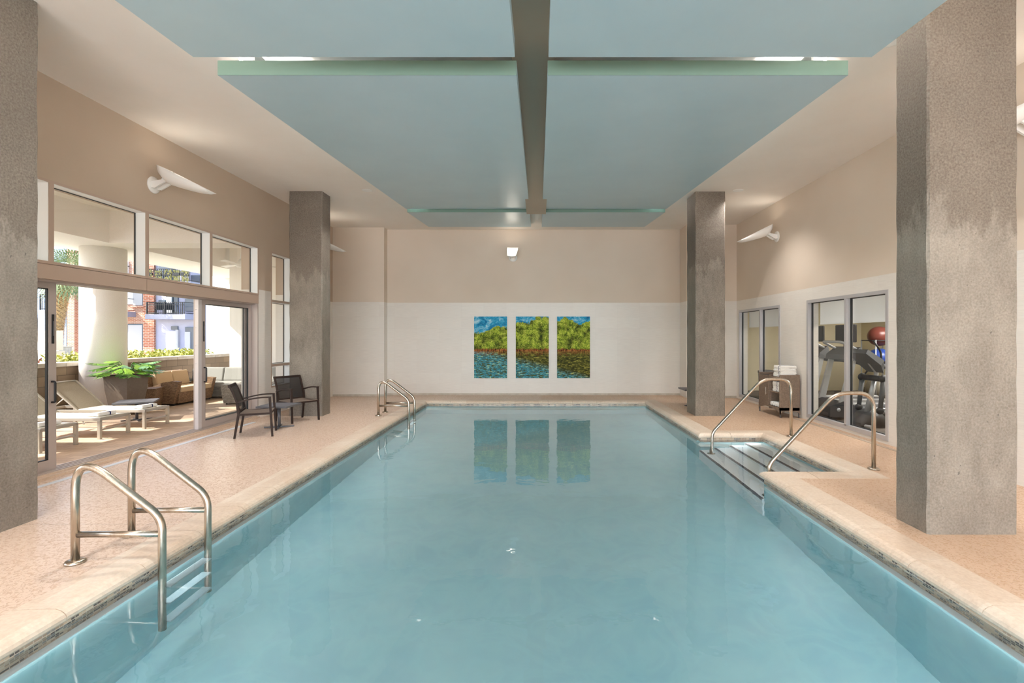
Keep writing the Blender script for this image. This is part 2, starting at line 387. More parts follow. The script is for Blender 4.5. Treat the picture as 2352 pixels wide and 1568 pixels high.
# right wall with two gym windows
st(boxes('wall_right', [
    (XR, YF, -.3, XR+.22, 7.41, H), (XR, 7.41, 2.30, XR+.22, 9.66, H), (XR, 7.41, -.3, XR+.22, 9.66, .05),
    (XR, 9.66, -.3, XR+.22, 10.73, H), (XR, 10.73, 2.28, XR+.22, 12.93, H), (XR, 10.73, -.3, XR+.22, 12.93, .05),
    (XR, 12.93, -.3, XR+.22, 13.1, H)], wallM))
st(boxes('wall_front', [(XL-.34, YF-.3, -.3, -4.6, YF, H), (4.6, YF-.3, -.3, XR+.22, YF, H), (-4.6, YF-.3, 3.6, 4.6, YF, H), (-4.6, YF-.3, -.3, 4.6, YF, .1)], wallM))
rw = empty('window_10', (0, YF-.15, .1)); rw['kind'] = 'structure'; f = MB()  # unseen rear glazing, added as an opening for the fill light
for k in range(7): x = -4.6+k*9.2/6; f.box(max(-4.6, x-.03), -.05, 0, min(4.6, x+.03), .05, 3.5)
f.box(-4.6, -.05, 0, 4.6, .05, .06); f.box(-4.6, -.05, 3.44, 4.6, .05, 3.5); f.build('window_frame', frameM, rw)  # frame of the added rear glazing
al = bpy.data.lights.new('rear_fill_light', 'AREA'); al.shape = 'RECTANGLE'; al.size = 9.0; al.size_y = 3.3; al.energy = REAR; al.color = (.90, .95, 1.0)  # added area light that fills the room from behind the camera
ao = bpy.data.objects.new('rear_fill_light', al); COL.objects.link(ao); ao.location = (0, YF-.4, 1.85); ao.rotation_euler = (PI/2, 0, 0)
st(boxes('ceiling', [(XL-.34, YF-.3, H, XR+.22, YB+.3, H+.25)], ceilM))
st(boxes('baseboard_back', [(-4.13, 13.685, 0, 3.86, 13.699, .055), (XL+.01, 13.405, 0, -4.14, 13.419, .055), (3.88, 13.085, 0, XR-.01, 13.099, .055)], capM))
# deck
PX0, PX1, PY0, PY1 = -2.78, 2.65, -2.4, 12.4
RX, RY0, RY1 = 3.68, 5.95, 8.25
cw = .30
st(boxes('floor', [
    (XL-.02, YF, -.12, PX0-cw, YB+.02, 0), (PX0-cw, PY1+cw, -.12, XR, YB+.02, 0), (PX0-cw, YF, -.12, XR, PY0-cw, 0),
    (PX1+cw, RY1+cw, -.12, XR, PY1+cw, 0), (RX+cw, RY0-cw, -.12, XR, RY1+cw, 0), (PX1+cw, PY0-cw, -.12, XR, RY0-cw, 0)], deckM), 'textured tan pool deck')
# door sill and trench drain
st(boxes('trim_1', [(XL-.30, YO0, -.05, XL-.02, YO1, .05), (XL-.02, YO0, -.02, XL+.03, YO1, .03)], M_stone('sill_stone', (206, 182, 160), (216, 196, 176))))
d = MB(); d.box(XL+.16, YO0, .0005, XL+.24, YO1-.5, .004)
for k in range(int((YO1-YO0-.5)/.05)):
    y = YO0+.02+k*.05; d.box(XL+.168, y, .004, XL+.232, y+.022, .0055)
st(d.build('trim_2', mat('drain_white', (214, 216, 220), .5)))
d = MB(); d.box(XR-.20, 6.2, .0005, XR-.13, 10.0, .004)
for k in range(75): d.box(XR-.195, 6.22+k*.05, .004, XR-.135, 6.24+k*.05, .0055)
st(d.build('trim_3', mat('drain_tan', (176, 158, 140), .6)))
# pool outline (counter-clockwise, inside on the left); each corner carries a mitre
loop = [(PX0, PY0), (PX1, PY0), (PX1, RY0), (RX, RY0), (RX, RY1), (PX1, RY1), (PX1, PY1), (PX0, PY1)]
n = len(loop); mit = []
for i in range(n):
    p0, p1, p2 = Vector(loop[i-1]), Vector(loop[i]), Vector(loop[(i+1) % n])
    e0 = (p1-p0).normalized(); e1 = (p2-p1).normalized(); o0 = Vector((e0.y, -e0.x)); o1 = Vector((e1.y, -e1.x))
    m_ = (o0+o1); m_ = m_/(m_.dot(o0)); mit.append(m_)
prof = [(.30, -.06), (.30, 0.0), (.29, .0015), (.10, .009), (.045, .009), (.012, -.002), (-.012, -.02), (-.022, -.038), (-.02, -.056), (-.008, -.069), (.006, -.073), (.03, -.075)]
b = MB(); g = MB()
for i in range(n):
    A, B = Vector(loop[i]), Vector(loop[(i+1) % n]); e = (B-A); L = e.length; e = e/L; o = Vector((e.y, -e.x))
    N = max(1, round(L/.6))
    for k in range(N):
        t0, t1 = k/N, (k+1)/N; gap = .0028
        def ring(t, sgn):
            P = A+(B-A)*t
            if t == 0: mv = mit[i]
            elif t == 1: mv = mit[(i+1) % n]
            else: mv = o; P = P+e*gap*sgn
            return [(P.x+mv.x*u, P.y+mv.y*u, z) for u, z in prof]
        b.loft([ring(t0, 1), ring(t1, -1)])
    r2 = [(.29, -.07), (.29, -.004), (.05, -.004), (.0, -.012), (-.008, -.05), (.02, -.07)]
    g.loft([[(A.x+mit[i].x*u, A.y+mit[i].y*u, z) for u, z in r2], [(B.x+mit[(i+1) % n].x*u, B.y+mit[(i+1) % n].y*u, z) for u, z in r2]])
cope = b.build('pool_coping', copeM); st(cope, 'rounded cream stone coping round the pool')
for p in cope.data.polygons: p.use_smooth = False
st(g.build('coping_grout', groutM, cope))
def wallstrip(z0, z1, off, mt, name):
    b = MB()
    for i in range(n):
        A, B = Vector(loop[i]), Vector(loop[(i+1) % n]); ma, mb_ = mit[i]*off, mit[(i+1) % n]*off
        mA, mB = mit[i]*(off+.05), mit[(i+1) % n]*(off+.05)
        b.loft([[(A.x+ma.x, A.y+ma.y, z0), (A.x+ma.x, A.y+ma.y, z1), (A.x+mA.x, A.y+mA.y, z1), (A.x+mA.x, A.y+mA.y, z0)],
                [(B.x+mb_.x, B.y+mb_.y, z0), (B.x+mb_.x, B.y+mb_.y, z1), (B.x+mB.x, B.y+mB.y, z1), (B.x+mB.x, B.y+mB.y, z0)]])
    return b.build(name, mt)
DEEP = -1.35
st(wallstrip(-.235, -.07, .02, mosM, 'waterline_tile'), 'brown and grey mosaic band at the waterline')
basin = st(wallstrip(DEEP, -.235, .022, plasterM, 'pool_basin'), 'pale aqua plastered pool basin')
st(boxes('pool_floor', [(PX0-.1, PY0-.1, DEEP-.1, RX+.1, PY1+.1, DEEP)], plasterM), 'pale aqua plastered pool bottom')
steps = MB(); noses = []
sx = [3.40, 3.15, 2.90, 2.65]; sz = [-.34, -.50, -.66, -.82]
for x, z, x2 in zip(sx, sz, [RX+.02, 3.40, 3.15, 2.90]):
    steps.box(x, RY0-.02, DEEP, x2, RY1+.02, z)
so = steps.build('pool_steps', stepM); st(so, 'four white steps down into the pool recess')
for x, z in zip(sx, sz):
    st(MB().box(x-.004, RY0, z-.05, x+.028, RY1, z+.003).build('step_nosing', noseM, so))
# fill strips added under the waterline tile, facing down, to brighten the pool
for x, sg, y0, y1, nm in ((PX0, 1, PY0+.1, PY1-.1, 'left'), (PX1, -1, PY0+.1, RY0-.12, 'near right'), (PX1, -1, RY1+.12, PY1-.1, 'far right')):
    hs = MB(); hs.prism([(x-sg*.03, -.232), (x+sg*.03, -.236), (x+sg*.032, -.246), (x-sg*.02, -.276), (x-sg*.03, -.276)], y0, y1, 'y')
    r = hs.build('pool_fill_light', stepM); ls = MB(); ls.prism([(x+sg*.022, -.2515), (x-sg*.018, -.2755), (x-sg*.018, -.2785), (x+sg*.020, -.2545)], y0+.02, y1-.02, 'y'); ls.build('fill_strip', stairLM if nm == 'stair recess' else poolLM, r)
    tag(r, f'slim added underwater fill strip below the tile on the {nm} side of the pool', 'fill light', 'added underwater fill strips')
for y, sg, nm in ((RY0, 1, 'near'), (RY1, -1, 'far')):
    hs = MB(); hs.prism([(y-sg*.03, -.232), (y+sg*.03, -.236), (y+sg*.032, -.246), (y-sg*.02, -.276), (y-sg*.03, -.276)], 2.72, 3.62, 'x')
    r = hs.build('pool_fill_light', stepM); ls = MB(); ls.prism([(y+sg*.022, -.2515), (y-sg*.018, -.2755), (y-sg*.018, -.2785), (y+sg*.020, -.2545)], 2.74, 3.60, 'x'); ls.build('fill_strip', stairLM, r)
    tag(r, f'slim added underwater fill strip on the {nm} side of the stair recess', 'fill light', 'added underwater fill strips')
w = MB(); w.poly([(PX0-.03, PY0-.03, WL), (PX1+.03, PY0-.03, WL), (PX1+.03, RY0-.02, WL), (RX+.03, RY0-.02, WL), (RX+.03, RY1+.02, WL), (PX1+.03, RY1+.02, WL), (PX1+.03, PY1+.03, WL), (PX0-.03, PY1+.03, WL)])
wo = w.build('pool_water', waterM, fix=False)
tag(wo, 'clear turquoise water filling the swimming pool', 'water', kind='stuff')

# pillars
def pillar(name, x0, y0, x1, y1, seed, zl):
    b = MB(); N = 26; rings = []
    for k in range(N+1):
        z = H*k/N; j = lambda: random.uniform(-.004, .004) if 0 < k < N else 0
        c = .015
        P = [(x0+c, y0), (x1-c, y0), (x1, y0+c), (x1, y1-c), (x1-c, y1), (x0+c, y1), (x0, y1-c), (x0, y0+c)]
        rings.append([(px+j(), py+j(), z-(.02 if k == 0 else 0)) for px, py in P])
    b.loft(rings, cap=False)
    return b.build(name, M_concrete('concrete_'+str(seed), seed, zl))
PIL = [('concrete_pillar', -5.02, 10.08, -4.36, 10.49, 3, 2.75, 'bare concrete pillar beside the two dark patio chairs'),
       ('concrete_pillar', -5.05, 3.70, -4.40, 4.41, 11, 2.45, 'bare concrete pillar cut off by the left edge of the picture'),
       ('concrete_pillar', 3.15, 4.05, 3.88, 4.42, 23, 2.5, 'large stained concrete pillar nearest on the right side of the pool'),
       ('concrete_pillar', 3.17, 10.11, 3.77, 10.70, 37, 2.9, 'concrete pillar near the pool steps, in front of the wall vent')]
for nm, a, b_, c, d_, s_, z_, lab in PIL:
    tag(pillar(nm, a, b_, c, d_, s_, z_), lab, 'pillar', 'concrete pillars around the pool')

st(boxes('beam_ceiling', [(-.26, -1.4, 4.28, .16, 10.95, H)], mat('taupe_beam', (168, 152, 134), .6)), 'taupe beam running down the middle of the ceiling')
# ceiling canopies
W = 5.6; cxl, gl, gr_, cxr = -.509*W, -.035*W, .0146*W, .491*W
zc = lambda h: 1.6+h
def canopy(name, x0, x1, ya, ha, yb, hb, th, lab):
    root = empty(name, ((x0+x1)/2, (ya+yb)/2, zc((ha+hb)/2)))
    ox, oy, oz = root.location
    P = [(ya-oy, zc(ha)-oz), (yb-oy, zc(hb)-oz), (yb-oy, zc(hb)+th-oz), (ya-oy, zc(ha)+th-oz)]
    pn = MB().prism(P, x0-ox, x1-ox, 'x').build('panel', tealM, root)
    e = MB(); e.prism([(P[0][0]-.004, P[0][1]), (P[0][0], P[0][1]), (P[3][0], P[3][1]), (P[3][0]-.004, P[3][1])], x0-ox, x1-ox, 'x'); e.build('edge_strip', tealEdge, root)
    for fx in (.2, .8):
        for fy in (.2, .8):
            y = ya+(yb-ya)*fy; z = zc(ha+(hb-ha)*fy)+th-.01; x = x0+(x1-x0)*fx
            MB().tube([(x-ox, y-oy, z-oz), (x-ox, y-oy, H+.01-oz)], .008, 6).build('hanger_rod', steel, root)
    sg = -1 if x0 < -1 else 1; xe = (x0 if sg < 0 else x1)      # unseen uplight trough added along the outer edge to brighten the ceiling
    hs = MB(); ls = MB(); n0, n1 = ya+.12, yb-.12; zf = lambda y: zc(ha+(hb-ha)*(y-ya)/(yb-ya))+th-oz
    q = lambda x, y, dz: (xe-sg*x-ox, y-oy, zf(y)+dz)
    hs.loft([[q(.10, y, 0), q(.26, y, 0), q(.26, y, .15), q(.24, y, .15), q(.24, y, .02), q(.12, y, .02), q(.12, y, .09), q(.10, y, .09)] for y in (n0, n1)])
    ls.loft([[q(.235, y, .022), q(.135, y, .022), q(.135, y, .032), q(.235, y, .032)] for y in (n0, n1)])
    hs.build('fill_trough', shellM, root); ls.build('fill_strip', stripM, root)
    if yb > 12:                                                # the last panels also get an added trough to brighten the back wall
        hs = MB(); ls = MB(); z0 = zf(yb)
        P = [(-.26, 0), (-.10, 0), (-.10, .07), (-.12, .07), (-.12, .02), (-.24, .02), (-.24, .15), (-.26, .15)]
        hs.prism([(yb-oy+a, z0+c-.01) for a, c in P], x0+.3-ox, x1-.3-ox, 'x'); hs.build('fill_trough', shellM, root)
        ls.prism([(yb-oy+a, z0+c-.01) for a, c in [(-.235, .022), (-.125, .022), (-.225, .11)]], x0+.32-ox, x1-.32-ox, 'x'); ls.build('fill_strip', endLM, root)
    tag(root, lab, 'ceiling panel', 'teal canopies hung over the pool')
for x0, x1, sd in ((cxl, gl, 'left'), (gr_, cxr, 'right')):
    canopy('ceiling_canopy', x0, x1, -1.4, 1.99, 4.133, 2.307, .13, f'teal canopy panel nearest the camera, {sd} of the gap')
    canopy('ceiling_canopy', x0, x1, 4.45, 2.322, 10.79, 2.75, .13, f'longest teal canopy panel, {sd} of the middle gap')
    canopy('ceiling_canopy', x0, x1, 10.87, 2.70, 13.0, 2.85, .07, f'short teal canopy panel by the back wall, {sd} of the gap')

# flush ceiling covers; spots inside and the hidden rows added to light the deck
DL = [(-3.43, 10.03, 'small round white ceiling light near the left concrete pillar'), (4.0, 10.03, 'small round white ceiling light right of the far right pillar'),
      (3.5, 4.97, 'small round white ceiling light next to the nearest right pillar')]+[(x, y, 'small round white ceiling light added out of sight to brighten the deck') for x, y in ((-3.1, 7.5), (-3.1, 5), (-3.1, 2), (-3.1, -1), (-3.1, -3.6), (3.1, 7.5), (3.1, 2), (3.1, -1), (3.1, -3.6))]
proto = None
for x, y, lab in DL:
    if proto is None:
        proto = empty('ceiling_downlight', (x, y, H)); o = proto
        MB().lathe([(.055, -.002), (.07, -.010), (.10, -.006), (.10, .002), (.055, .002)], n=28).build('trim_ring', shellM, o)
    else: o = copy_tree(proto); o.location = (x, y, H)
    tag(o, lab, 'ceiling light', 'recessed ceiling downlights')
    sl = bpy.data.lights.new('fill_spot', 'SPOT'); sl.energy = DOWN; sl.spot_size = math.radians(118); sl.spot_blend = .8; sl.shadow_soft_size = .05; sl.color = (1, .96, .92)
    so = bpy.data.objects.new('fill_spot', sl); COL.objects.link(so); so.location = (x, y, H-.012)

# wall vent behind the far right pillar
v = empty('wall_vent', (3.98, 13.1, .35))
MB().box(0, -.012, 0, .60, 0, .68, bev=.004).build('vent_frame', mat('vent_white', (220, 214, 206), .5), v)
lv = MB()
for k in range(17): lv.box(.05, -.020, .045+k*.035, .55, -.010, .062+k*.035)
lv.build('louvre', mat('vent_grey', (150, 140, 130), .5), v); tag(v, 'white louvred vent low on the back wall beside the pillar', 'vent')

# art
artM = M_art(); lab = {-1.31: 'leftmost art print, mangrove shore with the most open sky', -.172: 'middle art print of green mangroves over dark water', .956: 'rightmost art print, mangroves and yellow-green reflections'}
for x in lab:
    r = empty('art_print', (x, YB-.001, 1.31))
    MB().box(-.45, -.028, -.84, .45, -.02, .84, bev=.002).build('print_face', artM, r)
    MB().box(-.43, -.02, -.82, .43, 0, .82).build('backing_board', mat('backing', (190, 170, 150), .7), r)
    tag(r, lab[x], 'picture', 'mangrove prints on the back wall')

# sconces: local frame: wall at x=0, shell sticks out along +x
def sconce():
    r = empty('wall_sconce')
    MB().lathe([(0, 0), (.115, 0), (.12, .008), (.115, .02), (.06, .03), (0, .03)], n=28, M=Matrix.Rotation(PI/2, 4, 'Y')).build('mount_plate', shellM, r)
    a = MB()
    for s_ in (-1, 1):
        a.prism([(.02, -.045), (.07, -.06), (.24, .04), (.26, .10), (.215, .13), (.17, .06), (.02, .035)], s_*.06-.012, s_*.06+.012, 'y')
    a.tube([(.225, -.085, .09), (.225, .085, .09)], .02, 10); a.build('bracket', shellM, r)
    # half-boat shell, open on top, top edge slopes down away from the wall
    L = .66; N = 14; R = []; R2 = []
    for k in range(N+1):
        t = k/N; x = .17+L*t; zt = .24-.33*t; w_ = .155*(1-.25*t); dp = .20*(1-t)**.55*min(1, .72+t*3) + .006
        ring = []; ri = []
        for q in range(13):
            an = PI*q/12; ring.append((x, -w_*math.cos(an), zt-dp*math.sin(an)**.8))
            ri.append((x, -(w_-.008)*math.cos(an), zt-max(0.0, dp-.008)*math.sin(an)**.8))
        R.append(ring); R2.append(ri)
    s = MB(); bb = s.b
    G = [[bb.verts.new(Vector(p)) for p in g] for g in R]
    for A, B in zip(G, G[1:]):
        for k in range(12): f = bb.faces.new((A[k], A[k+1], B[k+1], B[k])); f.smooth = True
    bb.faces.new(G[0])
    sh = s.build('shade_shell', shellM, r); md = sh.modifiers.new('solid', 'SOLIDIFY'); md.thickness = .007; md.offset = 0
    l = MB(); w0 = .145
    l.loft([[(.20, -w0, .195), (.20, w0, .195), (.20, w0, .185), (.20, -w0, .185)], [(.32, -w0*.92, .125), (.32, w0*.92, .125), (.32, w0*.92, .115), (.32, -w0*.92, .115)]])
    l.build('lamp_lens', lensM, r)
    b = MB(); b.box(.188, -.13, .17, .198, .13, .215); b.build('lamp_rim', shellM, r)
    return r
s0 = sconce(); s0.location = (XL, 7.17, 3.77)
tag(s0, 'white uplight sconce above the transom windows', 'wall light', 'uplight sconces on the walls')
for x, y, rz, lab in ((XL, 12.1, 0, 'white uplight sconce half hidden by the left concrete pillar'), (XR, 10.87, PI, 'white uplight sconce on the right wall above the gym windows'),
                      (-.70, YB, -PI/2, 'white uplight sconce in the middle of the back wall'),
                      (XR, 5.2, PI, 'white uplight sconce hidden by the nearest right pillar'), (XL, 1.2, 0, 'white uplight sconce on the left wall behind the camera'),
                      (XR, .2, PI, 'white uplight sconce on the right wall behind the camera'), (XL, -3.2, 0, 'white uplight sconce in the rear left corner'), (XR, -3.4, PI, 'white uplight sconce in the rear right corner')):
    c = copy_tree(s0); c.location = (x, y, 3.77); c.rotation_euler = (0, 0, rz); c['label'] = lab
# ------------------------------------------------------------------ glazing, left
def window_unit(name, y0, y1, z0, z1, rails=()):
    """frame flush with the wall, glass set back"""
    f = MB(); w_ = .03; xo, xi = XL-.165, XL+.004
    r = empty(name, (XL, (y0+y1)/2, z0)); r['kind'] = 'structure'
    oy, oz = r.location.y, z0
    def bx(m, a, b, c, d, e, g, **k): m.box(a-XL, b-oy, c-oz, d-XL, e-oy, g-oz, **k)
    zs = [z0+w_]+[z for p in rails for z in p]+[z1-w_]
    bx(f, xo, y0, z0, xi, y0+w_, z1); bx(f, xo, y1-w_, z0, xi, y1, z1)
    bx(f, xo, y0+w_, z0, xi, y1-w_, z0+w_); bx(f, xo, y0+w_, z1-w_, xi, y1-w_, z1)
    for a, b_ in rails: bx(f, xo, y0+w_, a, xi, y1-w_, b_)
    f.build('window_frame', frameM, r)
    lin_ = MB(); gs = MB(); pn = MB()
    for za, zb in zip(zs[::2], zs[1::2]):
        t = .004; X0, X1 = XL-.135, XL-.002
        bx(lin_, X0, y0+w_, za, X1, y0+w_+t, zb); bx(lin_, X0, y1-w_-t, za, X1, y1-w_, zb)
        bx(lin_, X0, y0+w_, zb-t, X1, y1-w_, zb); bx(lin_, X0, y0+w_, za, X1, y1-w_, za+t)
        X0, X1 = XL-.150, XL-.135; t = .012
        bx(gs, X0, y0+w_, za, X1, y0+w_+t, zb); bx(gs, X0, y1-w_-t, za, X1, y1-w_, zb)
        bx(gs, X0, y0+w_, zb-t, X1, y1-w_, zb); bx(gs, X0, y0+w_, za, X1, y1-w_, za+t)
        xg = XL-.145-XL
        pn.poly([(xg, y0+w_-oy, za-oz), (xg, y1-w_-oy, za-oz), (xg, y1-w_-oy, zb-oz), (xg, y0+w_-oy, zb-oz)])
    lin_.build('window_reveal', revealM, r); gs.build('gasket', dark_gask, r); pn.build('pane', glassM, r, fix=False)
    return r
ys = [1.50, 2.89, 4.265, 5.67, 7.06, 8.44, 9.87]
for k, (a, b_) in enumerate(zip(ys, ys[1:])): window_unit('window_%d' % (k+1), a, b_, 2.42, 3.37)
window_unit('window_7', 10.33, 11.16, .55, 3.36, [(.98, 1.03), (2.32, 2.365)])
# header band over the doors
st(boxes('trim_4', [(XL-.30, YO0, 2.25, XL+.002, 7.05, 2.415), (XL-.30, 7.056, 2.25, XL+.002, YO1, 2.415)], frameM))
tr = MB()
for x in (XL-.06, XL-.12, XL-.18, XL-.24): tr.box(x-.012, YO0, 2.225, x+.012, YO1, 2.25); tr.box(x-.008, YO0, .05, x+.008, YO1, .062)
st(tr.build('trim_5', alum))
st(boxes('trim_6', [(XL-.30, YO1-.035, .05, XL-.001, YO1, 2.25), (XL-.30, YO0, .05, XL-.001, YO0+.035, 2.25)], alum))
# sliding glass doors
DC = [0]
def door(y0, y1, x, latch=None, handle=None):
    DC[0] += 1; r = empty('door_%d' % DC[0], (x, (y0+y1)/2, .06)); r['kind'] = 'structure'
    h = 2.17; w_ = (y1-y0)/2; s = .092
    f = MB(); f.box(-.02, -w_, 0, .02, -w_+s, h, bev=.002); f.box(-.02, w_-s, 0, .02, w_, h, bev=.002)
    f.box(-.02, -w_+s, 0, .02, w_-s, .12); f.box(-.02, -w_+s, h-.075, .02, w_-s, h)
    f.build('door_frame', alum, r)
    g = MB(); t = .01
    for a, b_, c, d_ in ((-w_+s, .12, -w_+s+t, h-.075), (w_-s-t, .12, w_-s, h-.075), (-w_+s, .12, w_-s, .12+t), (-w_+s, h-.075-t, w_-s, h-.075)): g.box(-.014, a, b_, .014, c, d_)
    g.build('gasket', dark_gask, r)
    MB().poly([(0, -w_+s, .12), (0, w_-s, .12), (0, w_-s, h-.075), (0, -w_+s, h-.075)]).build('door_pane', glassM, r, fix=False)
    if latch:
        yy = latch*(w_-s/2)
        MB().box(.02, yy-.014, 1.46, .028, yy+.014, 1.80, bev=.003).build('latch_plate', blackM, r)
        MB().box(.026, yy-.004, 1.55, .034, yy+.004, 1.72, bev=.002).build('latch_lever', greyM, r)
    if handle:
        yy = handle*(w_-s/2-.01)
        MB().tube(roundpath([(.02, yy, .78), (.06, yy, .78), (.06, yy, 1.02), (.02, yy, 1.02)], .02, 4), .012, 8).build('door_handle', blackM, r)
    return r
door(4.20, 5.857, XL-.14, 1, 1); door(4.08, 5.66, XL-.20); door(2.80, 4.30, XL-.08); door(1.54, 2.95, XL-.14)
door(8.385, 9.832, XL-.14, -1, -1); door(8.33, 9.80, XL-.20)
# edge strip with screws
e = MB()
for z in (.25, .55, .85, 1.15, 1.45, 1.75, 2.05):
    e.tube([(XL-.163, 8.30, z), (XL-.163, 8.292, z)], .006, 8)
e.box(XL-.175, 8.30, .06, XL-.12, 8.384, 2.22); st(e.build('trim_7', mat('door_edge', (210, 204, 204), .35, .3)))
# ------------------------------------------------------------------ gym windows, right
def gymwin(name, y0, y1, z0, z1, ym):
    r = empty(name, (XR, y0, z0)); r['kind'] = 'structure'; L = y1-y0; h = z1-z0; m_ = ym-y0; s = .055
    f = MB(); f.box(-.012, 0, 0, .10, s, h); f.box(-.012, L-s, 0, .10, L, h); f.box(-.012, s, 0, .10, L-s, s+.015); f.box(-.012, s, h-s, .10, L-s, h); f.box(-.012, m_-.03, s, .10, m_+.03, h-s)
    f.build('window_frame', mat('gym_frame', (186, 184, 186), .4, .3), r)
    g = MB(); t = .03
    for a, b_ in ((s, m_-.03), (m_+.03, L-s)):
        g.box(.055, b_-t, s, .075, b_, h-s); g.box(.055, a, h-s-.012, .075, b_, h-s); g.box(.055, a, s+.015, .075, b_, s+.027)
    g.build('gasket', dark_gask, r)
    p = MB()
    for a, b_ in ((s, m_-.03), (m_+.03, L-s)): p.poly([(.065, a, s), (.065, b_, s), (.065, b_, h-s), (.065, a, h-s)])
    p.build('pane', gymglassM, r, fix=False)
gymwin('window_8', 7.41, 9.66, .05, 2.30, 8.44); gymwin('window_9', 10.73, 12.93, .05, 2.28, 11.70)
# white translucent panels added behind the upper part of the gym glass
for k, (y0, y1, lab) in enumerate(((7.36, 9.70, 'white translucent panel behind the upper part of the gym window showing the exercise machines'), (10.70, 12.97, 'white translucent panel in the upper part of the gym window behind the towel cabinet'))):
    r = empty('gym_white_panel', (XR+.28, (y0+y1)/2, 1.85)); h = (y1-y0)/2
    MB().box(-.0015, -h, 0, .0015, h, .62).build('panel_sheet', filmM, r)
    MB().box(-.006, -h, -.016, .006, h, .006, bev=.002).build('lower_bar', filmM, r)
    MB().tube([(0, -h, .60), (0, h, .60)], .03, 14).build('upper_tube', alum, r)
    tag(r, lab, 'window shade', 'white panels in the gym')  # white panel added behind the gym glass
# gym room
GX, GY0, GY1, GH = 9.6, 6.2, 14.9, 2.7
gwall = M_noise('gym_wall_paint', (206, 196, 168), (212, 202, 174), 1, .8, 0, objspace=False)
st(boxes('wall_gym', [(GX, GY0, -.05, GX+.1, GY1, GH), (XR+.22, GY1, -.05, GX+.1, GY1+.1, GH), (XR+.22, GY0-.1, -.05, GX+.1, GY0, GH), (XR+.22, 13.1, -.05, XR+.3, GY1, GH)], gwall))
st(boxes('ceiling_gym', [(XR+.22, GY0-.1, GH, GX+.1, GY1+.1, GH+.1)], ceilM))
st(boxes('floor_gym', [(XR+.22, GY0-.1, -.1, GX+.1, GY1+.1, 0.0)], M_noise('rubber_floor', (70, 62, 56), (96, 86, 76), 40, .8, .3, objspace=False)))
st(boxes('baseboard_gym', [(GX-.012, GY0, 0, GX, GY1, .12)], mat('gym_base', (110, 100, 92), .7)))
lp = M_emit('gym_fill_diffuser', (1.0, .96, .90), 19)  # unseen ceiling lamps added to brighten the gym interior
for x, y, lab in ((7.6, 8.4, 'added square fill light in the gym above the elliptical trainer'), (8.75, 11.2, 'added square fill light in the gym above the ball rack')):
    r = empty('gym_fill_light', (x, y, GH)); MB().box(-.62, -.62, -.03, .62, .62, 0.0, bev=.004).build('frame', shellM, r)
    MB().box(-.58, -.58, -.036, .58, .58, -.028).build('fill_diffuser', lp, r); tag(r, lab, 'ceiling light', 'added gym fill lights')

# ------------------------------------------------------------------ pool rails
treadM = mat('tread_grey', (150, 178, 186), .5)
def ladder(y0, y1, xb, lab, scale=1):
    r = empty('pool_ladder', (xb, (y0+y1)/2, 0)); yc = (y0+y1)/2
    for y in (y0, y1):
        # tall post, tight bend, long slope, bend down into the water
        P = roundpath([(0, y-yc, 0), (0, y-yc, .79), (.615, y-yc, .318), (.615, y-yc, -.95)], [.29, .10], 12)
        rl = MB().tube(P, .0255, 14).build('side_rail', steel, r)
        for p in rl.data.polygons: p.use_smooth = len(p.vertices) == 4
        MB().tube([(.02, y-yc, .20), (.60, y-yc, .205)], .0215, 12).build('cross_bar', steel, r)
        MB().lathe([(0, 0), (.062, 0), (.065, .008), (.055, .020), (.030, .026), (0, .026)], (0, y-yc, 0), 28).build('base_flange', steel, r)
    for z in (-.30, -.58, -.86):
        MB().box(.585, y0-yc+.02, z-.012, .66, y1-yc-.02, z+.012, bev=.006).build('tread', treadM, r)
    return tag(r, lab, 'pool ladder', 'stainless pool ladders')
ladder(3.545, 4.035, -3.28, 'brushed steel pool ladder nearest the camera on the left edge')
ladder(10.13, 10.58, -3.24, 'brushed steel pool ladder at the far left corner of the pool')
def handrail(y, lab):
    r = empty('pool_handrail', (4.05, y, 0))
    P = roundpath([(0, 0, 0), (0, 0, .92), (-.46, 0, .92), (-1.265, 0, .06), (-1.285, 0, -.80)], [.20, .16, .08], 10)
    MB().tube(P, .024, 14).build('rail', steel, r)
    MB().lathe([(0, 0), (.065, 0), (.068, .008), (.055, .018), (.028, .024), (0, .024)], (0, 0, 0), 28).build('base_flange', steel, r)
    MB().lathe([(0, 0), (.06, 0), (.06, .012), (0, .014)], (-1.285, 0, -.815), 24).build('foot_flange', steel, r)
    return tag(r, lab, 'handrail', 'stainless handrails at the pool steps')
handrail(8.03, 'bent steel handrail on the far side of the pool steps'); handrail(6.05, 'bent steel handrail on the near side of the pool steps')

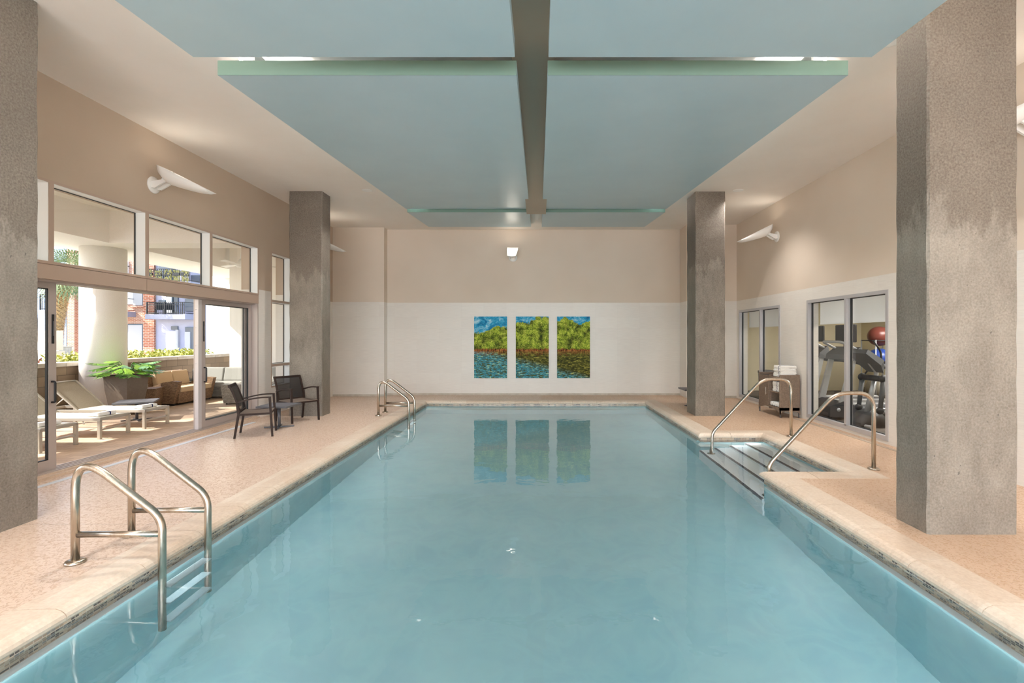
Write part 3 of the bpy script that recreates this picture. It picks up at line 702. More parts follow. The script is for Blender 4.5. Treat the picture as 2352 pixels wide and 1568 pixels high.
# ------------------------------------------------------------------ patio chairs + side tables
def armchair():
    r = empty('patio_armchair'); w_ = .27; s = .014
    for sy in (-1, 1):
        y = sy*w_
        # front leg continues into the arm; rear leg into the back post
        f = MB(); P = [(.26, y, 0), (.225, y, .615)]
        f.loft([[(.245, y-s, 0), (.275, y-s, 0), (.275, y+s, 0), (.245, y+s, 0)], [(.205, y-s, .62), (.24, y-s, .62), (.24, y+s, .62), (.205, y+s, .62)]]); f.build('leg', bronzeM, r)
        f = MB(); f.loft([[(-.285, y-s, 0), (-.255, y-s, 0), (-.255, y+s, 0), (-.285, y+s, 0)], [(-.23, y-s, .38), (-.195, y-s, .38), (-.195, y+s, .38), (-.23, y+s, .38)], [(-.25, y-s, .55), (-.215, y-s, .55), (-.215, y+s, .55), (-.25, y+s, .55)]]); f.build('leg', bronzeM, r)
        a = MB(); N = 8
        a.loft([[(x, y-.022, z), (x, y+.022, z), (x, y+.022, z+.02), (x, y-.022, z+.02)] for x, z in [(-.24+.48*k/N, .555+.065*math.sin(PI*.5*min(1, k/N*1.25))) for k in range(N+1)]]); a.build('armrest', bronzeM, r)
    f = MB(); zz = .385
    for y in (-w_, w_): f.box(-.215, y-.012, zz-.03, .235, y+.012, zz+.0)
    f.box(.215, -w_, zz-.03, .24, w_, zz); f.box(-.215, -w_, zz-.03, -.19, w_, zz); f.build('seat_frame', bronzeM, r)
    N = 8; q = MB(); top = []; 
    rings = [[(x, -w_+.012, z), (x, w_-.012, z), (x, w_-.012, z-.012), (x, -w_+.012, z-.012)] for x, z in [(-.19+.43*k/N, .395-.018*math.sin(PI*k/N)) for k in range(N+1)]]
    q.loft(rings); q.build('seat', seatM, r)
    bp = [(-.20, .40), (-.215, .48), (-.25, .60), (-.30, .74), (-.345, .835)]
    fr = MB()
    for sy in (-1, 1):
        y = sy*(w_-.012); fr.loft([[(x-.012, y-.016, z), (x+.012, y-.016, z), (x+.012, y+.016, z), (x-.012, y+.016, z)] for x, z in bp])
    fr.box(-.36, -w_+.0, .80, -.332, w_-.0, .842, bev=.006); fr.box(-.214, -w_+.02, .40, -.192, w_-.02, .425); fr.build('back_frame', bronzeM, r)
    MB().loft([[(x, -w_+.03, z), (x, w_-.03, z), (x-.004, w_-.03, z), (x-.004, -w_+.03, z)] for x, z in bp]).build('backrest', slingM, r)
    return r
c0 = armchair(); c0.location = (-4.62, 8.20, 0); c0.rotation_euler = (0, 0, math.radians(22))
tag(c0, 'dark mesh patio armchair seen from its side, nearest the open sliding door', 'chair', 'dark patio armchairs')
c1 = copy_tree(c0); c1.location = (-4.60, 9.56, 0); c1.rotation_euler = (0, 0, math.radians(-32)); c1['label'] = 'dark mesh patio armchair in front of the left concrete pillar'
def side_table(x, y, lab, mt, sl, h=.40, rz=0, w_=.27, group='small pedestal tables'):
    r = empty('side_table', (x, y, 0), rz)
    t = MB(); n_ = 7; ww = 2*w_/n_
    for k in range(n_): t.box(-w_+k*ww+.002, -w_, h-.022, -w_+(k+1)*ww-.002, w_, h)
    t.build('table_top', sl, r)
    e_ = MB(); 
    for q in ((-w_-.012, -w_-.012, -w_, w_+.012), (w_, -w_-.012, w_+.012, w_+.012), (-w_, -w_-.012, w_, -w_), (-w_, w_, w_, w_+.012)): e_.box(q[0], q[1], h-.03, q[2], q[3], h+.001)
    e_.build('edge_frame', mt, r)
    MB().tube([(0, 0, .012), (0, 0, h-.03)], .026, 14).build('column', mt, r)
    for a in range(4):
        an = a*PI/2+.35
        MB().box(.0, -.022, .004, .24, .022, .02, bev=.004, M=Matrix.Rotation(an, 4, 'Z')).build('foot', mt, r)
    return tag(r, lab, 'table', group)
side_table(-4.59, 8.86, 'low grey slatted side table between the two dark armchairs', greyM, slatM, w_=.255)
side_table(3.60, 11.62, 'low grey side table mostly hidden behind the far right pillar', greyM, slatM)

# ------------------------------------------------------------------ towel cabinet (front faces -x)
cb = empty('towel_cabinet', (4.95, 10.33, 0)); hx, hy = .20, .475
b = MB()
b.box(-hx, -hy, .13, hx, -hy+.04, .845, bev=.012); b.box(-hx, hy-.04, .13, hx, hy, .845, bev=.012)
b.box(-hx+.01, -.02, .13, hx, .02, .82, bev=.004); b.box(hx-.02, -hy+.03, .13, hx, hy-.03, .845); b.box(-hx+.01, -hy+.03, .16, hx-.02, hy-.03, .19)
b.build('cabinet_body', cabM, cb)
ap = MB()
ar = [(-hy, .055)]+[(-hy+.04+(2*hy-.08)*k/14, .105+.065*math.sin(PI*k/14)) for k in range(15)]+[(hy, .055), (hy, .20), (-hy, .20)]
ap.prism(ar, -hx, -hx+.02, 'x'); ap.build('apron', cabM, cb)
ap = MB(); ar = [(-hx, .055)]+[(-hx+.04+(2*hx-.08)*k/10, .105+.045*math.sin(PI*k/10)) for k in range(11)]+[(hx, .055), (hx, .20), (-hx, .20)]
ap.prism(ar, -hy, -hy+.02, 'y'); ap.build('apron', cabM, cb)
for x in (-hx+.018, hx-.018):
    for y in (-hy+.018, hy-.018): MB().tube([(x, y, 0), (x, y, .14)], .013, 10).build('leg', greyM, cb)
MB().box(-hx+.01, -hy+.04, .475, hx-.02, -.02, .50, bev=.004).build('shelf', cabM, cb)
t_ = MB(); t_.box(-hx, -hy+.04, .775, hx-.02, -.02, .80, bev=.005); t_.box(-hx, .02, .775, hx-.02, hy-.04, .80, bev=.005); t_.box(-hx, -.06, .80, -hx+.015, -.02, .82); t_.build('top_tray', cabM, cb)
dr = MB().box(-hx-.002, .025, .20, -hx+.018, hy-.035, .77, bev=.004).build('cabinet_door', cabM, cb)
MB().tube(roundpath([(-hx, .07, .40), (-hx-.03, .07, .40), (-hx-.03, .07, .56), (-hx, .07, .56)], .012, 3), .006, 8).build('handle', steel, dr)
tag(cb, 'taupe wicker towel cabinet standing between the gym windows', 'cabinet')
def folded(x, y, z, lab, grp, dx=.30, dy=.26, h=.062, rz=0):
    r = empty('folded_towel', (x, y, z), rz)
    b = MB(); n_ = 10
    for k in range(2):
        zz = k*h*.49
        b.box(-dx/2+random.uniform(-.004, .004), -dy/2, zz, dx/2-k*.006, dy/2, zz+h*.5, bev=h*.21, seg=3)
    b.tube([(-dx/2+h*.42, -dy/2+.006, h*.5), (-dx/2+h*.42, dy/2-.006, h*.5)], h*.49, 12)
    t_ = b.build('towel_cloth', towelM, r)
    md = t_.modifiers.new('s', 'SUBSURF'); md.levels = 1; md.render_levels = 2; tx = bpy.data.textures.get('cl') or bpy.data.textures.new('cl', 'CLOUDS'); tx.noise_scale = .06
    m2 = t_.modifiers.new('d', 'DISPLACE'); m2.texture = tx; m2.strength = .012; m2.texture_coords = 'GLOBAL'
    s = MB(); yy = .03
    s.tube([(-dx/2+h*.42+h*.54*math.cos(a)*1.0, -dy/2+.07, h*.5+h*.55*math.sin(a)) for a in [PI*.5+PI*i/8 for i in range(9)]]+[], .004, 6)
    s.box(-dx/2+h*.3, -dy/2+.066, h*.99, dx/2-.03, -dy/2+.074, h*1.035)
    s.build('stripe', navyM, r)
    return tag(r, lab, 'towel', grp)
for k, l_ in enumerate(('white folded towel at the bottom of the stack on top of the cabinet', 'white folded towel second from the bottom on top of the cabinet', 'white folded towel second from the top on top of the cabinet', 'white folded towel topmost on the stack on the cabinet')):
    folded(4.93+.008*(k % 2), 10.03, .80+.056*k, l_, 'folded towels on top of the cabinet', dx=.32, dy=.30, h=.056)
for k, l_ in enumerate(('white folded towel at the bottom of the stack inside the cabinet', 'white folded towel second from the bottom inside the cabinet', 'white folded towel second from the top inside the cabinet', 'white folded towel topmost of the stack inside the cabinet')):
    folded(4.92+.006*(k % 2), 10.10, .50+.05*k, l_, 'folded towels inside the cabinet', dx=.28, dy=.26, h=.05)
def rolled(M_, lab, grp, L=.30, R=.05, band=False, along='x'):
    r = empty('rolled_towel', M_[0], M_[1]); b = MB(); sp = []
    for k in range(46):
        a = k/45*5*PI; q = R*(.12+.88*k/45); sp.append((q*math.cos(a), q*math.sin(a)))
    inn = [(x*(1-.09/max(.2, math.hypot(x, y)/R)), y*(1-.09/max(.2, math.hypot(x, y)/R))) for x, y in sp]
    A = [b.b.verts.new((-L/2, p[0], p[1]+R)) for p in sp]; B = [b.b.verts.new((L/2, p[0], p[1]+R)) for p in sp]
    for k in range(45): f = b.b.faces.new((A[k], A[k+1], B[k+1], B[k])); f.smooth = True
    o = b.build('towel_cloth', towelM, r); md = o.modifiers.new('s', 'SOLIDIFY'); md.thickness = R*.13; md.offset = -1
    if band: MB().tube([(.02, 0, R), (.05, 0, R)], R*1.07, 20).build('band', navyM, r)
    return tag(r, lab, 'towel', grp)
for k, l_ in enumerate(('rolled white towel furthest left on the lower cabinet shelf', 'rolled white towel second from the left on the lower cabinet shelf', 'rolled white towel third from the left on the lower cabinet shelf', 'rolled white towel nearest the side panel on the lower cabinet shelf')):
    rolled(((4.92, 10.27-.098*k, .19), 0), l_, 'rolled towels on the lower cabinet shelf', R=.047)

# ------------------------------------------------------------------ gym machines
gsil = mat('machine_silver', (172, 174, 178), .35, .3); gdark = mat('machine_dark', (48, 48, 52), .5); ggrey = mat('machine_grey', (92, 94, 98), .5); scrM = mat('screen_black', (22, 26, 30), .15)
# treadmill: console end towards the window (-x), belt runs to +x
tm = empty('treadmill', (6.15, 10.0, 0))
def T(mb, nm, mt, par=None): return mb.build(nm, mt, par or tm)
d_ = MB(); d_.box(-.15, -.26, .17, 1.55, .26, .20, bev=.006); T(d_, 'belt_deck', gdark)
for y in (-.34, .34):
    T(MB().box(-.1, y-.07, .13, 1.6, y+.07, .235, bev=.02), 'side_rail', gsil)
h_ = MB(); h_.loft([[(-.55, -.38, .06), (-.55, .38, .06), (-.55, .38, .26), (-.55, -.38, .26)], [(-.30, -.42, .05), (-.30, .42, .05), (-.30, .42, .36), (-.30, -.42, .36)], [(.0, -.41, .06), (.0, .41, .06), (.0, .41, .25), (.0, -.41, .25)]]); mh = T(h_, 'motor_hood', gdark)
T(MB().lathe([(0, -.002), (.035, -.002), (.035, .004), (0, .004)], M=Matrix.Translation((-.40, -.41, .20)) @ Matrix.Rotation(PI/2, 4, 'X')), 'round_badge', gsil, mh)
for y in (-.36, .36):
    u = MB(); u.loft([[(-.42, y-.03, .12), (-.28, y-.03, .12), (-.28, y+.03, .12), (-.42, y+.03, .12)], [(-.12, y-.03, 1.22), (-.03, y-.03, 1.22), (-.03, y+.03, 1.22), (-.12, y+.03, 1.22)]]); T(u, 'upright', gsil)
    T(MB().tube(roundpath([(-.08, y, 1.12), (.25, y, 1.10), (.52, y, 1.04), (.58, y, 1.00)], .1), .028, 10), 'handlebar', ggrey)
    T(MB().box(-.5, y*.9-.04, 0, -.38, y*.9+.04, .09, bev=.01), 'foot', blackM)
c_ = MB(); c_.loft([[(-.18, -.42, 1.15), (-.18, .42, 1.15), (-.16, .42, 1.25), (-.16, -.42, 1.25)], [(.10, -.44, 1.10), (.10, .44, 1.10), (.02, .40, 1.40), (.02, -.40, 1.40)], [(.16, -.3, 1.16), (.16, .3, 1.16), (.10, .3, 1.36), (.10, -.3, 1.36)]]); T(c_, 'console', ggrey)
T(MB().tube(roundpath([(-.02, -.34, 1.36), (-.30, -.34, 1.50), (-.30, .34, 1.50), (-.02, .34, 1.36)], .12), .026, 10), 'grab_bar', gsil)
sc = T(MB().box(-.04, -.32, 1.49, .01, .32, 1.84, bev=.02), 'screen', blackM); T(MB().box(.008, -.295, 1.515, .014, .295, 1.815), 'display_glass', scrM, sc)
T(MB().box(-.03, -.05, 1.36, .0, .05, 1.52), 'screen_mount', gdark)
tag(tm, 'treadmill with a tilted screen behind the elliptical trainer in the gym', 'treadmill', 'treadmills in the gym')
tm2 = copy_tree(tm); tm2.location = (6.3, 11.35, 0); tm2['label'] = 'second treadmill further back in the gym, partly behind the window frame'
# elliptical trainer
el = empty('elliptical_trainer', (6.02, 8.98, 0), math.radians(8))
def E(mb, nm, mt, par=None): return mb.build(nm, mt, par or el)
hb = MB(); hb.loft([[(-.42, -.17, .0), (-.42, .17, .0), (-.40, .15, .10), (-.40, -.15, .10)], [(-.25, -.20, .0), (-.25, .20, .0), (-.20, .17, .30), (-.20, -.17, .30)], [(.0, -.19, .0), (.0, .19, .0), (-.02, .14, .34), (-.02, -.14, .34)], [(.22, -.16, .0), (.22, .16, .0), (.20, .13, .08), (.20, -.13, .08)]], smooth=True); E(hb, 'base_housing', gdark)
E(MB().tube([(-.15, 0, .25), (.02, 0, 1.02)], [.05, .042], 14), 'mast', gsil)
E(MB().tube(roundpath([(.02, 0, 1.0), (.05, 0, 1.12), (-.28, 0, 1.58)], .08), .036, 12), 'mast', gsil)
hubs = MB(); hubs.tube([(-.03, -.24, 1.0), (-.03, .24, 1.0)], .06, 14); hubs.sphere((-.03, -.24, 1.0), .085, 14, (1, .6, 1)); hubs.sphere((-.03, .24, 1.0), .085, 14, (1, .6, 1)); E(hubs, 'pivot_hub', gdark)
for y in (-.24, .24):
    E(MB().tube(roundpath([(-.03, y, 1.0), (.12, y, 1.18), (.38, y*1.05, 1.32), (.36, y*1.05, 1.55), (.20, y*1.05, 1.78)], .09), .017, 10), 'moving_arm', blackM)
    E(MB().tube([(-.03, y, .98), (-.10, y, .38)], [.045, .035], 12), 'lower_arm', ggrey)
    E(MB().sphere((-.10, y, .36), .075, 14, (1, .6, 1)), 'knuckle', gdark)
    E(MB().tube([(-.10, y, .34), (1.15, y, .24)], .034, 10), 'pedal_arm', gsil)
    E(MB().box(.45, y-.075, .30, .85, y+.075, .34, bev=.012), 'pedal', blackM)
cn = MB(); cn.loft([[(-.34, -.20, 1.52), (-.34, .20, 1.52), (-.28, .18, 1.60), (-.28, -.18, 1.60)], [(-.10, -.26, 1.28), (-.10, .26, 1.28), (-.02, .24, 1.38), (-.02, -.24, 1.38)], [(.02, -.18, 1.12), (.02, .18, 1.12), (.06, .16, 1.2), (.06, -.16, 1.2)]]); E(cn, 'console', ggrey)
E(MB().tube(roundpath([(.02, -.14, 1.2), (.16, -.2, 1.26), (.18, -.1, 1.36), (.10, -.05, 1.30)], .05), .018, 8), 'grip', blackM)
E(MB().tube(roundpath([(.02, .14, 1.2), (.16, .2, 1.26), (.18, .1, 1.36), (.10, .05, 1.30)], .05), .018, 8), 'grip', blackM)
E(MB().box(.2, -.05, .06, 1.3, .05, .13, bev=.01), 'floor_beam', gsil)
for x in (-.32, 1.28): E(MB().tube([(x, -.3, .04), (x, .3, .04)], .035, 12), 'stabiliser', gsil)
el.scale = (1, 1, .86)
tag(el, 'elliptical trainer with silver mast close behind the gym glass', 'elliptical trainer')
# balls on a rack
rk = empty('ball_rack', (8.78, 12.9, 0))
for x, y in ((-.28, -.28), (.28, -.28), (-.28, .28), (.28, .28)): MB().tube([(x, y, 0), (x, y, 1.52)], .018, 8).build('post', gsil, rk)
for z in (.12, .93, 1.50):
    MB().tube([(-.28, -.28, z), (.28, -.28, z), (.28, .28, z), (-.28, .28, z)], .014, 8, closed=True).build('shelf_ring', gdark, rk)
tag(rk, 'tall metal rack holding the exercise balls in the gym', 'rack')
for z, c, s_, l_ in ((1.50, (112, 54, 46), .27, 'dark red exercise ball on the top of the gym rack'), (.93, (34, 66, 150), .275, 'blue exercise ball on the middle of the gym rack'), (.12, (120, 112, 98), .32, 'grey exercise ball at the bottom of the gym rack')):
    o = MB().sphere((0, 0, 0), s_, 32, (1, 1, .93)).build('exercise_ball', mat('ball_%d' % c[0], c, .3)); o.location = (8.78, 12.9, z+s_*.93*.45); tag(o, l_, 'exercise ball', 'exercise balls in the gym')
o = empty('waste_bin', (6.05, 13.3, 0))
MB().lathe([(0, 0), (.17, 0), (.2, .62), (.19, .64), (.17, .63), (.17, .6), (0, .6)], n=24).build('bin_body', gdark, o); MB().lathe([(.13, .64), (.21, .64), (.21, .70), (.12, .72)], n=24).build('lid', ggrey, o)
tag(o, 'dark grey waste bin seen through the far gym window', 'waste bin')
# ------------------------------------------------------------------ patio outside
st(boxes('ground_patio', [(-10.0, -3, -.12, XL-.30, 17.0, 0.0)], patioM), 'brown brick-paved patio')
st(boxes('ground_outside', [(-90, -40, -.3, -10.0, 80, -.10), (-10.0, 17.2, -.3, 40, 80, -.10)], M_noise('pale_gravel', (190, 184, 172), (206, 200, 188), 1.2, .9, 0, objspace=False)))
st(boxes('ceiling_patio', [(-10.25, -6, 4.15, XL-.34, 17.0, 4.35)], stuccoM), 'white porch soffit')
beams = st(boxes('porch_beam', [(-10.2, -6, 3.5, -8.7, 17.0, 4.15), (-8.7, 10.15, 3.5, XL-.34, 10.75, 4.15), (-8.7, 4.0, 3.5, XL-.34, 4.6, 4.15)], stuccoM), 'white porch beams')
# end of the porch
st(boxes('wall_porch_end', [(-8.58, 13.9, 0, XL-.34, 14.3, 4.15), (-10.75, 16.2, -.1, -8.0, 16.5, 6.5)], stuccoM))
# low block wall
wl = empty('garden_wall', (-9.95, 5, 0))
MB().box(0-.15, -9, -.05, .10, 11, .98).build('block_courses', blockM, wl)
cp = MB()
for k in range(25): cp.box(-.20, -9+k*.8+.004, .98, .14, -9+(k+1)*.8-.004, 1.065, bev=.008)
cp.build('cap_stones', capM, wl); tag(wl, 'low concrete block wall with pale cap stones round the patio', 'wall')
# round column
def column(x, y, lab):
    o = MB().lathe([(.40, 0), (.40, 3.52), (.47, 3.52), (.47, 3.56)][:2]+[(.40, 3.52)], n=48).build('round_column', stuccoM, loc=(x, y, 0)); return tag(o, lab, 'column', 'round porch columns')
column(-9.38, 10.8, 'thick white round column between the loungers and the tall planter'); column(-9.38, 4.3, 'thick white round column further along the porch, out of view')
# ceiling fan
cf = empty('ceiling_fan', (-7.25, 12.2, 4.15))
MB().tube([(0, 0, 0), (0, 0, -.70)], .014, 8).build('down_rod', shellM, cf); MB().lathe([(0, 0), (.07, 0), (.05, -.07), (0, -.07)][::-1], n=20).build('canopy', shellM, cf)
MB().lathe([(0, -.66), (.03, -.66), (.10, -.76), (.12, -.82), (.09, -.86), (0, -.87)][::-1], n=24).build('motor', shellM, cf)
for k in range(3):
    M_ = Matrix.Rotation(k*2*PI/3+.55, 4, 'Z'); b = MB(); b.loft([[(.09, -.03, -.80), (.09, .03, -.79), (.09, .03, -.785), (.09, -.03, -.795)], [(.75, -.07, -.82), (.75, .07, -.79), (.75, .07, -.785), (.75, -.07, -.815)]], M=M_); b.build('blade', shellM, cf)
tag(cf, 'white ceiling fan hanging from the porch soffit', 'ceiling fan')
# loungers: head at -x
lseatM = M_noise('sunlit_seat_sling', (206, 200, 186), (222, 216, 202), 140, .8, .2)  # seat sling lighter than the back sling: sunlight put into its colour
def lounger():
    r = empty('sun_lounger'); w_ = .27
    for y in (-w_, w_):
        for x in (-.02, -1.72): MB().box(x-.022, y-.022, 0, x+.022, y+.022, .30, bev=.003).build('leg', lsilver, r)
    f = MB()
    for y in (-w_, w_): f.box(-1.92, y-.018, .285, .003, y+.018, .33, bev=.003)
    f.box(-.03, -w_, .29, .003, w_, .33); f.box(-1.93, -w_, .29, -1.90, w_, .33); f.box(-.04, -w_, .13, -.01, w_, .155); f.build('frame', lsilver, r)
    N = 8; MB().loft([[(-1.19+1.17*k/N, -w_+.015, .338-.02*math.sin(PI*k/N)), (-1.19+1.17*k/N, w_-.015, .338-.02*math.sin(PI*k/N)), (-1.19+1.17*k/N, w_-.015, .332-.02*math.sin(PI*k/N)), (-1.19+1.17*k/N, -w_+.015, .332-.02*math.sin(PI*k/N))] for k in range(N+1)]).build('seat_sling', lseatM, r)
    dx, dz = -.53, .45
    b = MB(); b.loft([[(-1.19, -w_+.02, .34), (-1.19, w_-.02, .34), (-1.195, w_-.02, .335), (-1.195, -w_+.02, .335)], [(-1.19+dx, -w_+.02, .34+dz), (-1.19+dx, w_-.02, .34+dz), (-1.195+dx, w_-.02, .335+dz), (-1.195+dx, -w_+.02, .335+dz)]]); b.build('back_sling', lslingM, r)
    f = MB()
    for y in (-w_, w_): f.loft([[(-1.17, y-.016, .33), (-1.17, y+.016, .33), (-1.20, y+.016, .325), (-1.20, y-.016, .325)], [(-1.17+dx, y-.016, .345+dz), (-1.17+dx, y+.016, .345+dz), (-1.20+dx, y+.016, .335+dz), (-1.20+dx, y-.016, .335+dz)]])
    f.tube([(-1.185+dx, -w_, .34+dz), (-1.185+dx, w_, .34+dz)], .014, 8); f.build('back_frame', lsilver, r)
    s = MB(); s.tube([(-1.45, -.2, .54), (-1.72, -.2, .33)], .009, 8); s.tube([(-1.45, .2, .54), (-1.72, .2, .33)], .009, 8); s.tube([(-1.45, -.26, .54), (-1.45, .26, .54)], .009, 8); s.build('back_prop', lsilver, r)
    MB().tube(roundpath([(-.28, -w_, .29), (-.28, -w_, .235), (-.26, -w_, .235), (-.26, -w_, .26)], .01, 3), .006, 6).build('hook', lsilver, r)
    return r
l0 = lounger(); l0.location = (-6.83, 8.97, 0); tag(l0, 'sun lounger with its back raised, furthest from the camera beside the round column', 'sun lounger', 'sun loungers on the patio')
for y, lab in ((8.085, 'sun lounger in the middle of the row, its towel near the foot'), (7.14, 'sun lounger nearest the camera, only its foot end showing'), (6.2, 'sun lounger hidden behind the left door panels')):
    c = copy_tree(l0); c.location = (-6.83, y, 0); c['label'] = lab
for y, lab in ((8.97, 'white rolled towel with navy band on the furthest lounger'), (8.085, 'white rolled towel with navy band on the middle lounger'), (7.14, 'white rolled towel with navy band on the nearest lounger')):
    r = empty('lounger_towel', (-7.02, y, .335), math.radians(84)); b = MB(); b.box(-.16, -.07, 0, .16, .07, .055, bev=.022, seg=3); b.box(-.13, .03, .0, .12, .22, .016, bev=.006)
    t_ = b.build('towel_cloth', towelM, r); md = t_.modifiers.new('s', 'SUBSURF'); md.levels = 1; md.render_levels = 2
    m = MB(); m.box(.03, -.073, -.0, .055, .073, .058, bev=.022, seg=3); m.build('band', navyM, r); tag(r, lab, 'towel', 'towels on the loungers')
side_table(-7.72, 9.62, 'low grey slatted side table standing between the far lounger and the planter', greyM, slatM, h=.37, rz=.5, w_=.30)
# tapered planter
pl = empty('tall_planter', (-8.52, 10.35, 0), math.radians(-4)); b = MB()
def sq(h, z): return [(-h, -h, z), (h, -h, z), (h, h, z), (-h, h, z)]
b.loft([sq(.17, 0), sq(.205, .22), sq(.24, .50), sq(.258, .80)], smooth=False); b.build('pot', M_noise('bronze_planter', (104, 92, 80), (112, 100, 88), 20, .5, .05), pl)
MB().loft([sq(.27, .78), sq(.27, .805)]).build('pot_rim', mat('planter_rim', (96, 84, 74), .5), pl); MB().loft([sq(.24, .795), sq(.24, .812)]).build('soil', mat('soil', (46, 36, 28), .95), pl)
tag(pl, 'tall tapered bronze planter in front of the round column', 'planter')
leafM = M_noise('monstera_leaf', (36, 120, 44), (160, 206, 70), 5, .35, .2, stretch=(1, 1, 1)); stemM = mat('stem_green', (60, 100, 40), .6)
ph = empty('potted_plant', (-8.52, 10.35, .81)); fo = MB(); sm = MB(); random.seed(21)
for k in range(34):
    a = random.uniform(0, 2*PI); R_ = random.uniform(.12, .38); hgt = random.uniform(.02, .26)*(1.25-R_*.9); tip = Vector((R_*math.cos(a), R_*math.sin(a), hgt)); bs = Vector((.06*math.cos(a), .06*math.sin(a), 0))
    mid = (bs+tip)/2+Vector((0, 0, .10)); sm.tube(roundpath([bs, mid, tip], .2, 4), .006, 5, cap=False)
    L = random.uniform(.20, .32); out = Vector((math.cos(a+random.uniform(-.4, .4)), math.sin(a), random.uniform(-.55, .15))).normalized(); side = out.cross(Vector((0, 0, 1))).normalized(); up = side.cross(out)
    N = 6
    for s_ in (-1, 1):      # split leaf: a row of fingers along each side of the midrib
        for i in range(N):
            t0 = i/N; t1 = (i+.9)/N; w0 = L*.60*math.sin(PI*min(.95, .18+t0*.85)); 
            p0 = tip+out*L*t0; p1 = tip+out*L*t1; q1 = tip+out*L*(t1+.22)+side*s_*w0-up*.25*w0; q0 = tip+out*L*(t0+.20)+side*s_*w0*.92-up*.22*w0
            fo.poly([p0, p1, q1, q0], smooth=True)
fo.build('foliage', leafM, ph, fix=False); sm.build('stems', stemM, ph); tag(ph, 'bright green split-leaf plant growing in the tall bronze planter', 'plant')
# wicker side cube and sofas
def wcube(x, y, rz, mt, lab, h=.46, w_=.24, flare=.04):
    r = empty('wicker_table', (x, y, 0), rz); b = MB(); b.loft([sq(w_-flare, .03), sq(w_-flare*.3, h*.5), sq(w_, h-.02)]); b.build('woven_body', mt, r)
    MB().box(-w_-.006, -w_-.006, h-.02, w_+.006, w_+.006, h, bev=.004).build('table_top', mt, r)
    for a in (-1, 1):
        for c in (-1, 1): MB().box(a*(w_-.09)-.015, c*(w_-.09)-.015, 0, a*(w_-.09)+.015, c*(w_-.09)+.015, .035).build('foot', blackM, r)
    return tag(r, lab, 'table', 'woven cube tables on the patio')
wcube(-8.72, 11.15, .35, wickM, 'brown woven cube table between planter and sofa'); wcube(-7.22, 12.05, .12, M_wicker('pale_wicker', (150, 140, 128), (186, 178, 166), 60), 'pale woven cube table seen through the closed glass door', h=.47, w_=.27)
o = MB().box(-.07, -.05, 0, .07, .05, .09, bev=.01).build('ashtray_box', capM); o.location = (-8.80, 11.15, .46); tag(o, 'small pale box standing on the brown woven cube table', 'box')
def sofa(x, y, rz, L, mt, cm, lab, n_=2):
    """front faces +x in its own frame, length along y"""
    r = empty('wicker_sofa', (x, y, 0), rz); D = .80
    MB().box(-D/2+.1, -L/2+.1, .05, D/2-.04, L/2-.1, .30, bev=.01).build('seat_base', mt, r)
    bk = MB(); bk.prism([(-D/2, .06), (-D/2+.14, .06), (-D/2+.10, .72), (-D/2-.10, .76), (-D/2-.05, .4)], -L/2, L/2, 'y'); bk.build('back', mt, r)
    for s_ in (-1, 1):
        y0 = s_*(L/2)-(.12 if s_ > 0 else 0); P = [(-D/2, .05), (D/2-.10, .05), (D/2+.02, .56), (D/2-.12, .575), (D/2-.35, .54), (-D/2+.05, .38)]
        MB().prism(P, y0, y0+.12, 'y').build('arm', mt, r)
    cl = (L-.26)/n_
    for k in range(n_):
        y0 = -L/2+.13+k*cl
        MB().box(-D/2+.16, y0+.006, .30, D/2-.01, y0+cl-.006, .42, bev=.035, seg=3).build('seat_cushion', cm, r)
        MB().box(-.065, -cl/2+.008, 0, .065, cl/2-.008, .36, bev=.04, seg=3, M=Matrix.Translation((-D/2+.19, y0+cl/2, .41)) @ Matrix.Rotation(-.22, 4, 'Y')).build('back_cushion', cm, r)
    for a in (-D/2+.1, D/2-.14):
        for c in (-L/2+.06, L/2-.06): MB().box(a-.025, c-.025, 0, a+.025, c+.025, .055).build('foot', blackM, r)
    return tag(r, lab, 'sofa', 'wicker sofas on the patio')
sofa(-8.72, 12.22, 0, 1.36, wickM, cushM, 'brown wicker sofa with tan cushions against the block wall')
sofa(-7.72, 13.33, -PI/2, 3.4, M_wicker('grey_wicker', (120, 116, 110), (150, 146, 140), 60), gcushM, 'grey wicker sofa with pale cushions along the end wall', n_=4)
# planting beyond the wall
def leafbank(name, x0, x1, y0, y1, z0, z1, N, sz, mt, lab, cat, seed):
    random.seed(seed); b = MB()
    for k in range(N):
        c = Vector((random.uniform(x0, x1), random.uniform(y0, y1), z0+(z1-z0)*random.random()**.7*(.75+.25*math.sin(k)))); a = random.uniform(0, 2*PI); e = random.uniform(-.2, 1.0)
        d = Vector((math.cos(a)*math.cos(e), math.sin(a)*math.cos(e), math.sin(e))); s_ = d.cross(Vector((random.uniform(-1, 1), random.uniform(-1, 1), 1))).normalized(); L = sz*random.uniform(.6, 1.3)
        b.poly([c, c+d*L*.5+s_*L*.22, c+d*L, c+d*L*.5-s_*L*.22])
    o = b.build(name, mt, fix=False); return tag(o, lab, cat, kind='stuff')
leafbank('hedge', -11.3, -10.3, 11.3, 16.0, .82, 1.20, 6500, .10, M_noise('hedge_leaf', (110, 130, 50), (214, 208, 110), 9, .6, 0), 'low yellow-green hedge growing behind the block wall', 'hedge', 3)
leafbank('red_plants', -11.2, -10.3, 9.6, 10.5, .85, 1.12, 900, .11, M_noise('red_leaf', (90, 30, 30), (150, 90, 60), 9, .6, 0), 'dark red low plants behind the wall, left of the round column', 'plants', 5)
st(boxes('planting_bed', [(-11.6, -6, -.1, -10.1, 17, .84)], mat('bed_soil', (70, 58, 46), .9)))
leafbank('grass_patch', -40, -20, 25, 34, -.09, .0, 9000, .35, M_noise('grass_leaf', (150, 170, 80), (206, 214, 130), 3, .8, 0), 'bright grass on the ground beyond the patio wall', 'grass', 8)
